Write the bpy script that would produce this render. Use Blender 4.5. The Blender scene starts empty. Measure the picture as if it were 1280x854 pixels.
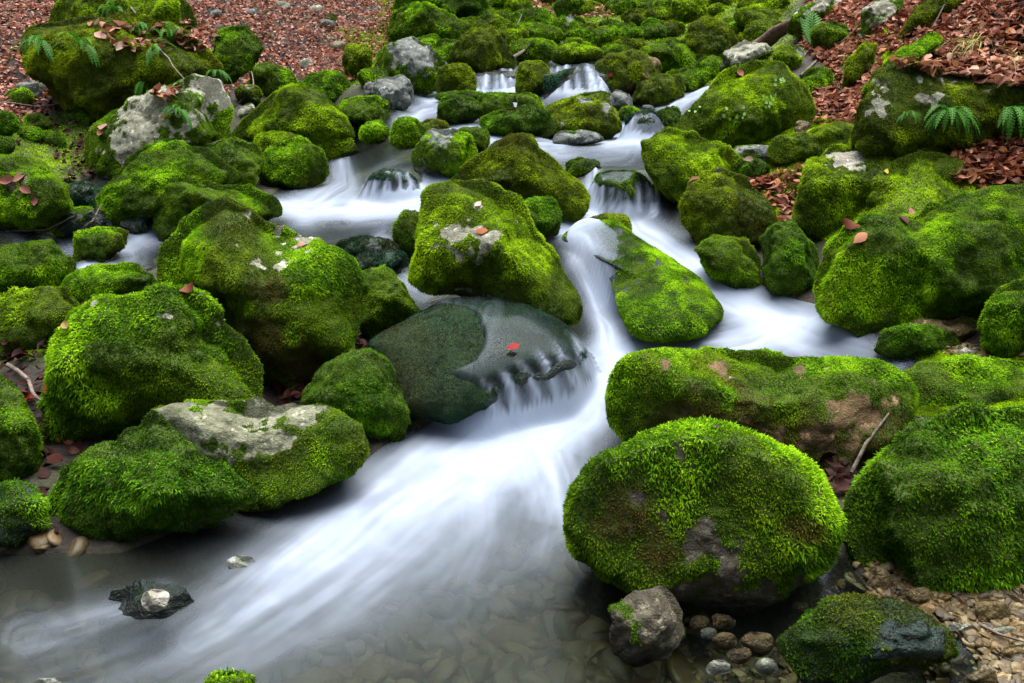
import bpy, bmesh, math, random
import numpy as np
from mathutils import Vector
from mathutils.geometry import delaunay_2d_cdt

rng = np.random.default_rng(7)
scene = bpy.context.scene
COL = scene.collection

# ------------------------------------------------------------------ camera
F = 1004.0                      # focal length in photograph pixels (1280 wide)
PITCH = math.radians(20.0)
CAM = np.array([0.0, 0.0, 1.25])
cP, sP = math.cos(PITCH), math.sin(PITCH)
AX = np.array([1.0, 0, 0]); AY = np.array([0, sP, cP]); AZ = np.array([0, cP, -sP])   # right, up, forward
cam_d = bpy.data.cameras.new('camera'); cam = bpy.data.objects.new('camera', cam_d); COL.objects.link(cam)
cam_d.sensor_width = 36.0; cam_d.lens = 36.0 * F / 1280.0
cam_d.clip_start = 0.05; cam_d.clip_end = 500
cam.location = CAM; cam.rotation_euler = (math.pi / 2 - PITCH, 0, 0)
scene.camera = cam

def ray(px, py):
    return AX * ((px - 640.0) / F) + AY * ((427.0 - py) / F) + AZ

def project(P):
    d = P - CAM
    w = np.maximum(d @ AZ, 1e-3)
    return 640 + F * (d @ AX) / w, 427 - F * (d @ AY) / w

# ------------------------------------------------------------------ noise
def _hash(ix, iy, iz):
    h = (ix.astype(np.int64) * 374761393 + iy.astype(np.int64) * 668265263 + iz.astype(np.int64) * 2147483647) & 0xFFFFFFFF
    h = ((h ^ (h >> 13)) * 1274126177) & 0xFFFFFFFF
    h = ((h ^ (h >> 16)) * 2246822519) & 0xFFFFFFFF
    return ((h ^ (h >> 15)) & 0xFFFFFF).astype(np.float64) / 16777215.0

def vnoise(P):
    i = np.floor(P); f = P - i; i = i.astype(np.int64); u = f * f * f * (f * (f * 6 - 15) + 10)
    x, y, z = i[:, 0], i[:, 1], i[:, 2]
    r = 0
    for a in (0, 1):
        wx = u[:, 0] if a else 1 - u[:, 0]
        for b in (0, 1):
            wy = u[:, 1] if b else 1 - u[:, 1]
            for c in (0, 1):
                wz = u[:, 2] if c else 1 - u[:, 2]
                r = r + wx * wy * wz * _hash(x + a, y + b, z + c)
    return r * 2 - 1

def fbm(P, o=3, gain=.5):
    s = 0; a = 1.0; n = 0
    for k in range(o):
        s = s + a * vnoise(P * (2.03 ** k) + 17.3 * k); n += a; a *= gain
    return s / n

def sstep(a, b, x):
    t = np.clip((x - a) / (b - a), 0, 1); return t * t * (3 - 2 * t)

def in_poly(px, py, poly):
    r = np.zeros(px.shape, bool)
    n = len(poly)
    for i in range(n):
        x0, y0 = poly[i]; x1, y1 = poly[(i + 1) % n]
        if y0 == y1: continue
        c = ((y0 > py) != (y1 > py)) & (px < (x1 - x0) * (py - y0) / (y1 - y0) + x0)
        r ^= c
    return r

# ------------------------------------------------------------------ height field of the stream valley
CTRL = """
-300,760,.0 0,700,0 100,800,0 300,820,0 500,854,-.02 640,900,-.02 750,800,-.01 900,830,-.01 1100,850,-.01 1280,800,0 1500,800,.02
300,640,.0 450,600,.01 600,600,.0 700,620,.02 560,545,.03 650,530,.04 730,530,.03 760,560,.02
515,530,.03 620,513,.045 660,505,.05 700,492,.05 760,472,.07 620,464,.19 660,452,.19 700,438,.19 738,436,.17
480,480,.06 440,540,.05
760,430,.10 850,425,.12 950,430,.13 1050,435,.14 1120,455,.14 1000,395,.17 930,385,.18 900,345,.27 860,315,.33 820,292,.36
700,290,.39 720,325,.35 745,370,.2 765,405,.11 750,278,.39
600,400,.24 560,365,.28 500,342,.30 640,410,.235 530,350,.29 690,415,.2
470,322,.31 480,285,.40 400,300,.40 400,250,.41 350,270,.41 520,262,.42 450,255,.42 420,200,.48 360,240,.42
480,195,.58 440,190,.52 490,245,.43 560,230,.45 520,200,.57
690,185,.62 750,180,.62 720,203,.60 800,165,.65 690,165,.64 780,211,.60 740,214,.59 790,262,.40 830,268,.41 740,262,.40
600,172,.66 510,160,.70 530,135,.79 560,128,.82 620,118,.86 700,113,.86 660,116,.86 750,118,.86 590,150,.74 650,150,.74
622,83,1.085 600,84,1.07 715,83,1.09 660,82,1.09 745,82,1.09 575,92,1.02 538,122,.83 480,120,.9
690,75,1.14 740,66,1.22
810,150,.68 850,120,.85 870,112,.9
-200,310,.3 60,305,.30 190,300,.32 120,340,.28 180,282,.37 80,228,.47 60,180,.62 20,345,.28
0,640,.03 0,540,.10 50,480,.16 330,490,.09 440,420,.2 -200,500,.2 150,400,.22
0,150,.78 0,100,1.0 100,180,.62 230,225,.48 270,200,.52
1150,460,.16 1280,480,.18 1280,740,.03 1150,745,.02 1200,420,.2 1030,380,.22 1280,430,.24 1400,600,.2
960,330,.3 940,250,.5 1000,185,.72 1050,130,.92 1040,100,1.05 1150,215,.72 1280,225,.68 1180,200,.74 1020,270,.45
880,180,.7 830,210,.62
"""
CTRL_Y = """
0,20,8.5 0,0,9 200,0,9.7 250,60,8.2 400,60,9 350,105,8 400,0,11 480,35,10.5 480,80,9.3
560,40,10.3 640,45,10.2 760,45,10.6 850,60,9.6 930,70,8.6 560,0,12.6 640,0,13 700,0,13.2 800,0,13 880,0,12.5 950,0,10.5 700,20,12
1000,0,9 1040,50,6.6 1100,30,6.2 1200,45,5.2 1280,0,5.0 1200,0,5.9 1130,70,5.3 1280,70,4.6 -150,0,8.6 1400,0,4.6
960,40,8.9 820,20,12
"""
pts = []
for t in CTRL.split():
    px, py, z = map(float, t.split(',')); d = ray(px, py); k = (z - CAM[2]) / d[2]
    P = CAM + d * k; pts.append(P)
for t in CTRL_Y.split():
    px, py, y = map(float, t.split(',')); d = ray(px, py); P = CAM + d * (y / d[1]); pts.append(P)
for (u, y, z) in [(-1.4, .7, .05), (1.4, .7, .05), (-.7, .7, -.03), (0, .7, -.03), (.7, .7, 0), (-1.4, 1.6, .3), (1.4, 1.6, .3), (-1.4, 3, .7), (1.4, 3, 1.0),
                  (-1.4, 5, 1.1), (1.4, 5, 2.2), (-1.4, 9, 2.6), (1.4, 9, 4), (-1.4, 19, 6), (1.4, 19, 7), (0, 19, 3.9), (-.6, 19, 4.6), (.6, 19, 4.9),
                  (-.3, 15.5, 2.8), (.3, 15.5, 2.8), (0, 15.5, 2.65), (.7, 13, 3.6), (-.75, 13, 3.0)]:
    pts.append(np.array([u * y, y, z]))
pts = np.array(pts)
U0, U1, NU = -1.3, 1.3, 800
V0, V1, NV = math.log(.8), math.log(18.0), 900
VS = .4
gu = np.linspace(U0, U1, NU); gv = np.linspace(V0, V1, NV)
pu = pts[:, 0] / pts[:, 1]; pv = np.log(pts[:, 1])
cd = delaunay_2d_cdt([Vector((a, b * VS)) for a, b in zip(pu, pv)], [], [], 0, 1e-7)
HG = np.full((NV, NU), np.nan)
ov = np.array([[v.x, v.y / VS] for v in cd[0]]); oz = np.array([pts[o[0], 2] for o in cd[3]])
for tri in cd[2]:
    A, B, C = (ov[i] for i in tri); za, zb, zc = (oz[i] for i in tri)
    i0 = max(0, int(np.searchsorted(gu, min(A[0], B[0], C[0])))); i1 = int(np.searchsorted(gu, max(A[0], B[0], C[0]), 'right'))
    j0 = max(0, int(np.searchsorted(gv, min(A[1], B[1], C[1])))); j1 = int(np.searchsorted(gv, max(A[1], B[1], C[1]), 'right'))
    if i1 <= i0 or j1 <= j0: continue
    X, Y = np.meshgrid(gu[i0:i1], gv[j0:j1])
    den = (B[1] - C[1]) * (A[0] - C[0]) + (C[0] - B[0]) * (A[1] - C[1])
    if abs(den) < 1e-12: continue
    l0 = ((B[1] - C[1]) * (X - C[0]) + (C[0] - B[0]) * (Y - C[1])) / den
    l1 = ((C[1] - A[1]) * (X - C[0]) + (A[0] - C[0]) * (Y - C[1])) / den
    l2 = 1 - l0 - l1
    m = (l0 >= -1e-6) & (l1 >= -1e-6) & (l2 >= -1e-6)
    sub = HG[j0:j1, i0:i1]; sub[m] = (l0 * za + l1 * zb + l2 * zc)[m]
while np.isnan(HG).any():                      # fill any unreached rim cell from its neighbour
    n = np.isnan(HG); 
    for ax, s in ((0, 1), (0, -1), (1, 1), (1, -1)):
        r = np.roll(HG, s, ax); HG = np.where(np.isnan(HG), r, HG)

def blur(A, sig):
    k = int(3 * sig) + 1; x = np.arange(-k, k + 1); w = np.exp(-x * x / (2 * sig * sig)); w /= w.sum()
    P = np.pad(A, ((k, k), (0, 0)), 'edge'); A = sum(w[i] * P[i:i + A.shape[0]] for i in range(2 * k + 1))
    P = np.pad(A, ((0, 0), (k, k)), 'edge'); return sum(w[i] * P[:, i:i + A.shape[1]] for i in range(2 * k + 1))
HG = blur(HG, 2.6)
GY = np.exp(gv)[:, None] * np.ones((1, NU)); GX = gu[None, :] * GY

def bil(G, x, y):
    y = np.maximum(y, .81)
    a = np.clip((x / y - U0) / (U1 - U0) * (NU - 1), 0, NU - 1.001); b = np.clip((np.log(y) - V0) / (V1 - V0) * (NV - 1), 0, NV - 1.001)
    i = a.astype(int); j = b.astype(int); fa = a - i; fb = b - j
    return (G[j, i] * (1 - fa) + G[j, i + 1] * fa) * (1 - fb) + (G[j + 1, i] * (1 - fa) + G[j + 1, i + 1] * fa) * fb

_T = np.exp(np.linspace(math.log(.8), math.log(18.5), 2500))
def hit(px, py, G=None):
    d = ray(px, py); P = CAM + d[None] * _T[:, None]
    z = bil(HG if G is None else G, P[:, 0], P[:, 1])
    k = np.argmax(P[:, 2] < z) if (P[:, 2] < z).any() else len(_T) - 1
    return P[k]

PXG, PYG = project(np.stack([GX, GY, HG], -1).reshape(-1, 3))
PXG = PXG.reshape(NV, NU); PYG = PYG.reshape(NV, NU)
WPOLY = ["-300,690 60,690 150,690 250,650 340,620 450,580 505,535 600,515 618,480 600,440 520,420 480,380 470,345 415,335 410,305 335,300 320,250 400,210 425,175 475,165 495,130 480,118 540,92 570,80 600,72 770,68 775,112 885,106 895,125 835,170 835,225 865,300 905,318 955,360 1035,385 1115,430 1165,458 1100,480 790,470 780,560 730,680 760,730 880,740 1050,690 1110,765 1215,800 1240,900 1300,1100 -300,1100",
         "-60,285 60,290 95,300 180,270 228,290 222,320 170,352 90,352 60,332 -60,322", "88,220 152,222 142,240 95,242",
         "695,76 745,55 795,36 810,-10 860,-10 835,30 795,60 760,82", "900,200 945,205 960,225 920,235"]
def P2(s): return [tuple(map(float, t.split(','))) for t in s.split()]
MASK = np.zeros((NV, NU), bool)
for s in WPOLY: MASK |= in_poly(PXG, PYG, P2(s))
MB = blur(MASK.astype(float), 5.0)
gp = np.stack([GX.ravel(), GY.ravel(), HG.ravel()], -1)
GN = (fbm(gp * 3.1, 4)).reshape(NV, NU)
DEPTH = .135 * sstep(.4, .95, MB)
GROUND = HG - DEPTH + GN * (.02 + .018 * np.clip(GY / 3, .3, 2.0))
WATER = HG - .006

# ------------------------------------------------------------------ mesh helpers
def make_mesh(name, V, Fc, mat, parent=None, attrs=None, cols=None, smooth=True):
    V = np.asarray(V, np.float32); Fc = np.asarray(Fc, np.int32)
    me = bpy.data.meshes.new(name); n = Fc.shape[1]
    me.vertices.add(len(V)); me.vertices.foreach_set('co', V.ravel())
    me.loops.add(Fc.size); me.loops.foreach_set('vertex_index', Fc.ravel())
    me.polygons.add(len(Fc)); me.polygons.foreach_set('loop_start', np.arange(0, Fc.size, n, dtype=np.int32))
    me.update(calc_edges=True)
    me.polygons.foreach_set('use_smooth', np.full(len(Fc), smooth))
    for k, a in (attrs or {}).items():
        at = me.attributes.new(k, 'FLOAT', 'POINT'); at.data.foreach_set('value', np.asarray(a, np.float32))
    if cols is not None:
        at = me.attributes.new('col', 'FLOAT_COLOR', 'POINT')
        at.data.foreach_set('color', np.concatenate([cols, np.ones((len(cols), 1))], 1).astype(np.float32).ravel())
    me.materials.append(mat)
    o = bpy.data.objects.new(name, me); COL.objects.link(o)
    if parent is not None: o.parent = parent
    return o

def tag(o, label, cat, group=None, kind=None):
    if label: o['label'] = label
    if cat: o['category'] = cat
    if group: o['group'] = group
    if kind: o['kind'] = kind
    return o

_ico = {}
def ico(n):
    if n not in _ico:
        bm = bmesh.new(); bmesh.ops.create_icosphere(bm, subdivisions=n, radius=1)
        _ico[n] = (np.array([v.co[:] for v in bm.verts]), np.array([[v.index for v in f.verts] for f in bm.faces])); bm.free()
    return _ico[n]

# ------------------------------------------------------------------ materials
def nt(name):
    m = bpy.data.materials.new(name); m.use_nodes = True; m.node_tree.nodes.clear(); return m, m.node_tree.nodes, m.node_tree.links
def N(ns, t, **kw):
    n = ns.new(t)
    for k, v in kw.items():
        if k.startswith('i_'):
            key = k[2:]; n.inputs[int(key) if key.isdigit() else key].default_value = v
        else: setattr(n, k, v)
    return n
def mixc(ns, ln, fac, a, b, blend='MIX'):
    m = ns.new('ShaderNodeMix'); m.data_type = 'RGBA'; m.blend_type = blend
    for s, v in ((m.inputs['Factor'], fac), (m.inputs['A'], a), (m.inputs['B'], b)):
        pass
    for idx, v in ((0, fac), (6, a), (7, b)):
        if hasattr(v, 'is_linked') or hasattr(v, 'links'): ln.new(v, m.inputs[idx])
        else: m.inputs[idx].default_value = v if idx == 0 else (*v, 1) if len(v) == 3 else v
    return m.outputs[2]

def noise_tex(ns, ln, scale, detail=5, rough=.6, co=None):
    t = N(ns, 'ShaderNodeTexNoise'); t.inputs['Scale'].default_value = scale; t.inputs['Detail'].default_value = detail; t.inputs['Roughness'].default_value = rough
    if co is None:
        g = ns.new('ShaderNodeNewGeometry'); co = g.outputs['Position']
    ln.new(co, t.inputs['Vector']); return t.outputs['Fac']
def ramp(ns, ln, fac, stops):
    r = ns.new('ShaderNodeValToRGB'); e = r.color_ramp.elements
    while len(e) < len(stops): e.new(.5)
    for q, (p, c) in zip(e, stops): q.position = p; q.color = (*c, 1)
    ln.new(fac, r.inputs['Fac']); return r.outputs['Color']

def rock_mat(name, c0, c1, rough=.85, moss=(.055, .10, .008), moss2=(.03, .05, .006), lichen=None):
    m, ns, ln = nt(name)
    out = N(ns, 'ShaderNodeOutputMaterial'); b = N(ns, 'ShaderNodeBsdfPrincipled')
    n1 = noise_tex(ns, ln, 9, 8, .65); n2 = noise_tex(ns, ln, 55, 6, .7); n3 = noise_tex(ns, ln, 160, 3, .6)
    rc = ramp(ns, ln, n1, [(.32, c0), (.5, tuple(.5 * (p + q) for p, q in zip(c0, c1))), (.66, c1)])
    rc = mixc(ns, ln, .55, rc, ramp(ns, ln, n2, [(.35, (.25, .25, .25)), (.62, (1.25, 1.25, 1.2))]), 'MULTIPLY')
    lich = ramp(ns, ln, noise_tex(ns, ln, 24, 5, .7), [(.58, (0, 0, 0)), (.64, (1, 1, 1))])
    rc = mixc(ns, ln, lich, rc, lichen or tuple(min(.75, q * 1.6 + .03) for q in c1))
    vor = N(ns, 'ShaderNodeTexVoronoi'); vor.feature = 'DISTANCE_TO_EDGE'; vor.inputs['Scale'].default_value = 11
    g = ns.new('ShaderNodeNewGeometry'); ln.new(g.outputs['Position'], vor.inputs['Vector'])
    crack = ramp(ns, ln, vor.outputs['Distance'], [(.0, (.35, .36, .33)), (.035, (1, 1, 1))])
    rc = mixc(ns, ln, .5, rc, crack, 'MULTIPLY')
    mc = ramp(ns, ln, noise_tex(ns, ln, 30, 5, .7), [(.35, moss2), (.65, moss)])
    at = N(ns, 'ShaderNodeAttribute', attribute_name='moss')
    ma = N(ns, 'ShaderNodeMath', operation='ADD'); ln.new(at.outputs['Fac'], ma.inputs[0])
    mm = N(ns, 'ShaderNodeMath', operation='MULTIPLY_ADD'); ln.new(n3, mm.inputs[0]); mm.inputs[1].default_value = .7; mm.inputs[2].default_value = -.35
    ln.new(mm.outputs[0], ma.inputs[1])
    edge = N(ns, 'ShaderNodeMapRange'); ln.new(ma.outputs[0], edge.inputs['Value']); edge.inputs['From Min'].default_value = .38; edge.inputs['From Max'].default_value = .58
    aw = N(ns, 'ShaderNodeAttribute', attribute_name='wet')        # soaked band at the water's edge
    full = mixc(ns, ln, edge.outputs[0], rc, mc); full = mixc(ns, ln, aw.outputs['Fac'], full, mixc(ns, ln, 1.0, full, (.38, .42, .40), 'MULTIPLY'))
    ln.new(full, b.inputs['Base Color'])
    rr = N(ns, 'ShaderNodeMapRange'); ln.new(edge.outputs[0], rr.inputs['Value']); rr.inputs['To Min'].default_value = rough; rr.inputs['To Max'].default_value = .95
    ln.new(rr.outputs[0], b.inputs['Roughness']); b.inputs['Specular IOR Level'].default_value = .35
    bp = N(ns, 'ShaderNodeBump'); bp.inputs['Strength'].default_value = .7; bp.inputs['Distance'].default_value = .012
    hsum = N(ns, 'ShaderNodeMath', operation='ADD'); ln.new(n2, hsum.inputs[0]); ln.new(n3, hsum.inputs[1]); ln.new(hsum.outputs[0], bp.inputs['Height'])
    ln.new(bp.outputs[0], b.inputs['Normal']); ln.new(b.outputs[0], out.inputs[0]); return m

M = {
 'moss': rock_mat('mossy_rock', (.035, .03, .025), (.14, .13, .09)),
 'pale': rock_mat('pale_limestone', (.13, .14, .10), (.36, .37, .30)),
 'grey': rock_mat('grey_limestone', (.06, .075, .07), (.22, .25, .24)),
 'wet': rock_mat('wet_dark_rock', (.005, .014, .012), (.016, .038, .033), .3, (.022, .045, .010), (.010, .020, .008), lichen=(.018, .040, .032)),
 'brown': rock_mat('brown_rock', (.07, .045, .02), (.20, .13, .06)),
 'mottled': rock_mat('mottled_limestone', (.07, .08, .045), (.26, .28, .19), lichen=(.34, .36, .28)),
 'white': rock_mat('white_limestone', (.25, .24, .19), (.50, .50, .45)),
 'tan': rock_mat('tan_stone', (.05, .038, .012), (.20, .145, .06), .35),
}

def leafy_mat(name, trans=.3, rough=.7, spec=.25):
    m, ns, ln = nt(name)
    out = N(ns, 'ShaderNodeOutputMaterial'); at = N(ns, 'ShaderNodeAttribute', attribute_name='col')
    b = N(ns, 'ShaderNodeBsdfPrincipled'); b.inputs['Roughness'].default_value = rough; b.inputs['Specular IOR Level'].default_value = spec
    t = N(ns, 'ShaderNodeBsdfTranslucent'); mx = N(ns, 'ShaderNodeMixShader'); mx.inputs[0].default_value = trans
    ln.new(at.outputs['Color'], b.inputs['Base Color']); ln.new(at.outputs['Color'], t.inputs['Color'])
    ln.new(b.outputs[0], mx.inputs[1]); ln.new(t.outputs[0], mx.inputs[2]); ln.new(mx.outputs[0], out.inputs[0]); return m
M['blade'] = leafy_mat('moss_fronds', .42, .8, .10)
M['leaf'] = leafy_mat('beech_leaf', .2, .65, .18)
M['fern'] = leafy_mat('fern_frond', .35, .6, .15)

def wood_mat(name, a, b_):
    m, ns, ln = nt(name); out = N(ns, 'ShaderNodeOutputMaterial'); b = N(ns, 'ShaderNodeBsdfPrincipled')
    n = noise_tex(ns, ln, 40, 6, .7); ln.new(ramp(ns, ln, n, [(.35, a), (.65, b_)]), b.inputs['Base Color']); b.inputs['Roughness'].default_value = .8
    bp = N(ns, 'ShaderNodeBump'); bp.inputs['Strength'].default_value = .6; bp.inputs['Distance'].default_value = .01; ln.new(n, bp.inputs['Height']); ln.new(bp.outputs[0], b.inputs['Normal'])
    ln.new(b.outputs[0], out.inputs[0]); return m
M['wood'] = wood_mat('weathered_wood', (.035, .02, .012), (.13, .075, .045))
M['twig'] = wood_mat('twig_bark', (.05, .04, .035), (.20, .16, .13))

def ground_mat():
    m, ns, ln = nt('stream_bed_soil'); out = N(ns, 'ShaderNodeOutputMaterial'); b = N(ns, 'ShaderNodeBsdfPrincipled')
    n1 = noise_tex(ns, ln, 7, 6, .65); n2 = noise_tex(ns, ln, 45, 5, .7)
    bed = ramp(ns, ln, n1, [(.3, (.016, .018, .010)), (.5, (.04, .038, .02)), (.68, (.10, .08, .045))])
    bed = mixc(ns, ln, .6, bed, ramp(ns, ln, n2, [(.35, (.3, .3, .3)), (.65, (1.2, 1.2, 1.2))]), 'MULTIPLY')
    soil = ramp(ns, ln, n2, [(.35, (.005, .004, .003)), (.65, (.02, .012, .008))])
    mo = ramp(ns, ln, n2, [(.35, (.03, .055, .006)), (.65, (.07, .12, .01))])
    aw = N(ns, 'ShaderNodeAttribute', attribute_name='bed'); am = N(ns, 'ShaderNodeAttribute', attribute_name='moss')
    c = mixc(ns, ln, aw.outputs['Fac'], soil, bed); c = mixc(ns, ln, am.outputs['Fac'], c, mo)
    ln.new(c, b.inputs['Base Color']); b.inputs['Roughness'].default_value = .8
    bp = N(ns, 'ShaderNodeBump'); bp.inputs['Strength'].default_value = .8; bp.inputs['Distance'].default_value = .02; ln.new(n2, bp.inputs['Height']); ln.new(bp.outputs[0], b.inputs['Normal'])
    ln.new(b.outputs[0], out.inputs[0]); return m
M['ground'] = ground_mat()

def water_mat():
    m, ns, ln = nt('silky_stream_water'); out = N(ns, 'ShaderNodeOutputMaterial')
    at = N(ns, 'ShaderNodeAttribute', attribute_name='foam'); ad = N(ns, 'ShaderNodeAttribute', attribute_name='murk')
    tr = N(ns, 'ShaderNodeBsdfTransparent'); tr.inputs[0].default_value = (.76, .87, .80, 1)
    gl = N(ns, 'ShaderNodeBsdfGlossy'); gl.inputs['Roughness'].default_value = .22; gl.inputs['Color'].default_value = (.28, .33, .38, 1)
    fr = N(ns, 'ShaderNodeFresnel'); fr.inputs['IOR'].default_value = 1.33
    a = N(ns, 'ShaderNodeMixShader'); ln.new(fr.outputs[0], a.inputs[0]); ln.new(tr.outputs[0], a.inputs[1]); ln.new(gl.outputs[0], a.inputs[2])
    mk = N(ns, 'ShaderNodeBsdfDiffuse'); mk.inputs[0].default_value = (.024, .029, .023, 1)
    a2 = N(ns, 'ShaderNodeMixShader'); ln.new(ad.outputs['Fac'], a2.inputs[0]); ln.new(a.outputs[0], a2.inputs[1]); ln.new(mk.outputs[0], a2.inputs[2])
    fo = N(ns, 'ShaderNodeBsdfDiffuse'); fo.inputs[0].default_value = (.45, .54, .70, 1)
    tl = N(ns, 'ShaderNodeBsdfTranslucent'); tl.inputs[0].default_value = (.45, .54, .70, 1)
    f2 = N(ns, 'ShaderNodeMixShader'); f2.inputs[0].default_value = .25; ln.new(fo.outputs[0], f2.inputs[1]); ln.new(tl.outputs[0], f2.inputs[2])
    mx = N(ns, 'ShaderNodeMixShader'); ln.new(at.outputs['Fac'], mx.inputs[0]); ln.new(a2.outputs[0], mx.inputs[1]); ln.new(f2.outputs[0], mx.inputs[2])
    ln.new(mx.outputs[0], out.inputs[0]); return m
M['water'] = water_mat()

# ------------------------------------------------------------------ ground sheet
MOSSG = [P2(s) for s in ["930,150 1010,140 1090,180 1180,190 1240,250 1150,300 1060,300 990,300 940,240", "470,0 1000,-40 990,60 900,130 560,100 470,70",
         "1110,440 1300,440 1300,520 1110,530", "420,40 560,40 560,100 440,110", "1040,60 1090,20 1180,90 1080,140", "0,150 110,150 110,290 0,290", "-50,380 90,380 90,450 -50,450", "1275,190 1900,60 2400,1500 1290,1000 1285,600", "-900,150 -40,150 -30,420 -60,680 -1200,900"]]
gm = np.zeros((NV, NU), bool)
for p in MOSSG: gm |= in_poly(PXG, PYG, p)
GM = np.clip(blur(gm.astype(float), 4) + .5 * GN, 0, 1) * (1 - np.clip(MB * 1.3, 0, 1))
def grid_faces(nr, nc, keep=None):
    i = np.arange(nr * nc).reshape(nr, nc)
    q = np.stack([i[:-1, :-1], i[:-1, 1:], i[1:, 1:], i[1:, :-1]], -1).reshape(-1, 4)
    return q
def compact(V, Fc, *arrs):
    used = np.unique(Fc); mp = np.full(len(V), -1); mp[used] = np.arange(len(used))
    return (V[used], mp[Fc]) + tuple(a[used] for a in arrs)
S = slice(None, None, 2)
Vg = np.stack([GX[S, S], GY[S, S], GROUND[S, S]], -1); sh = Vg.shape
ground = make_mesh('ground', Vg.reshape(-1, 3), grid_faces(sh[0], sh[1]), M['ground'], attrs={'bed': sstep(.2, .6, MB)[S, S].ravel(), 'moss': GM[S, S].ravel()})
ground['kind'] = 'structure'
# added valley below and beyond the ground; unseen slopes raised to block low skylight
hx = np.concatenate([np.linspace(-60, -12, 30), np.linspace(-11, 11, 60), np.linspace(12, 60, 30)]); hy = np.concatenate([np.linspace(-45, -5, 26), np.linspace(-4, 22, 60), np.linspace(23, 75, 30)])
HX, HY = np.meshgrid(hx, hy)
side = np.maximum(np.abs(HX) - 3.0 - .12 * np.maximum(HY, 0), 0)
base = np.where(HY > 1, .02 + .17 * np.maximum(HY - 1, 0) + .30 * np.maximum(HY - 13, 0), .03 * (HY - 1)) - .5
hz = base + 1.0 * side ** 1.02 * .8 + 1.0 * np.maximum(-HY - 5.0, 0) * np.clip(.25 + np.abs(HX) / 12, 0, 1) + 1.2 * vnoise(np.stack([HX.ravel() * .25, HY.ravel() * .25, HX.ravel() * 0], -1)).reshape(HX.shape) * sstep(0, 3, side)
uu = HX / np.maximum(HY, .01); inside = (HY > .85) & (HY < 17.5) & (np.abs(uu) < 1.25)
hz = np.where(inside, np.minimum(hz, bil(GROUND, HX, HY) - .45), hz)
near = (HY > -1) & (HY < 19) & (np.abs(HX) < 1.5 * np.maximum(HY, 0) + 1.5)
hz = np.where(near & ~inside, np.minimum(hz, bil(GROUND, HX, np.clip(HY, .82, 17.9)) - .02), hz)
hill_occluder = make_mesh('added_hillside_occluder', np.stack([HX, HY, hz], -1).reshape(-1, 3), grid_faces(*HX.shape), M['ground'], attrs={'bed': np.zeros(HX.size), 'moss': (HX.ravel() * 0)})
hill_occluder['kind'] = 'structure'

# ------------------------------------------------------------------ boulders
PAL = {  # moss frond colours: dark, mid, bright
 'green': [(.055, .140, .004), (.150, .340, .006), (.330, .570, .010)],
 'yellow': [(.085, .160, .004), (.220, .375, .006), (.400, .600, .011)],
 'deep': [(.038, .110, .005), (.090, .240, .008), (.200, .430, .012)],
 'olive': [(.070, .105, .005), (.160, .235, .006), (.295, .410, .010)],
 'wet': [(.009, .034, .022), (.022, .080, .048), (.065, .180, .090)],
}
DRAPES = []
BLD = []       # boulders waiting for their moss cover
ALLB = []
def outline_of(spec, seed):
    if ';' in spec:                                 # x0;y0;x1;y1 box: a lumpy round outline
        x0, y0, x1, y1 = map(float, spec.split(';')); r = np.random.default_rng(seed)
        t = np.linspace(0, 2 * math.pi, 17)[:-1]; e = r.uniform(2.1, 2.9)
        ph = r.uniform(0, 6.28, 3)
        k = 1 + .06 * np.sin(2 * t + ph[0]) + .05 * np.sin(3 * t + ph[1]) + .03 * np.sin(5 * t + ph[2])
        c, s = np.cos(t), np.sin(t)
        rr = (np.abs(c) ** e + np.abs(s) ** e) ** (-1 / e) * k
        X = rr * c; Y = rr * s
        X = (X - X.min()) / (X.max() - X.min()); Y = (Y - Y.min()) / (Y.max() - Y.min())
        return np.stack([x0 + X * (x1 - x0), y0 + Y * (y1 - y0)], -1)
    return np.array(P2(spec))

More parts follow.
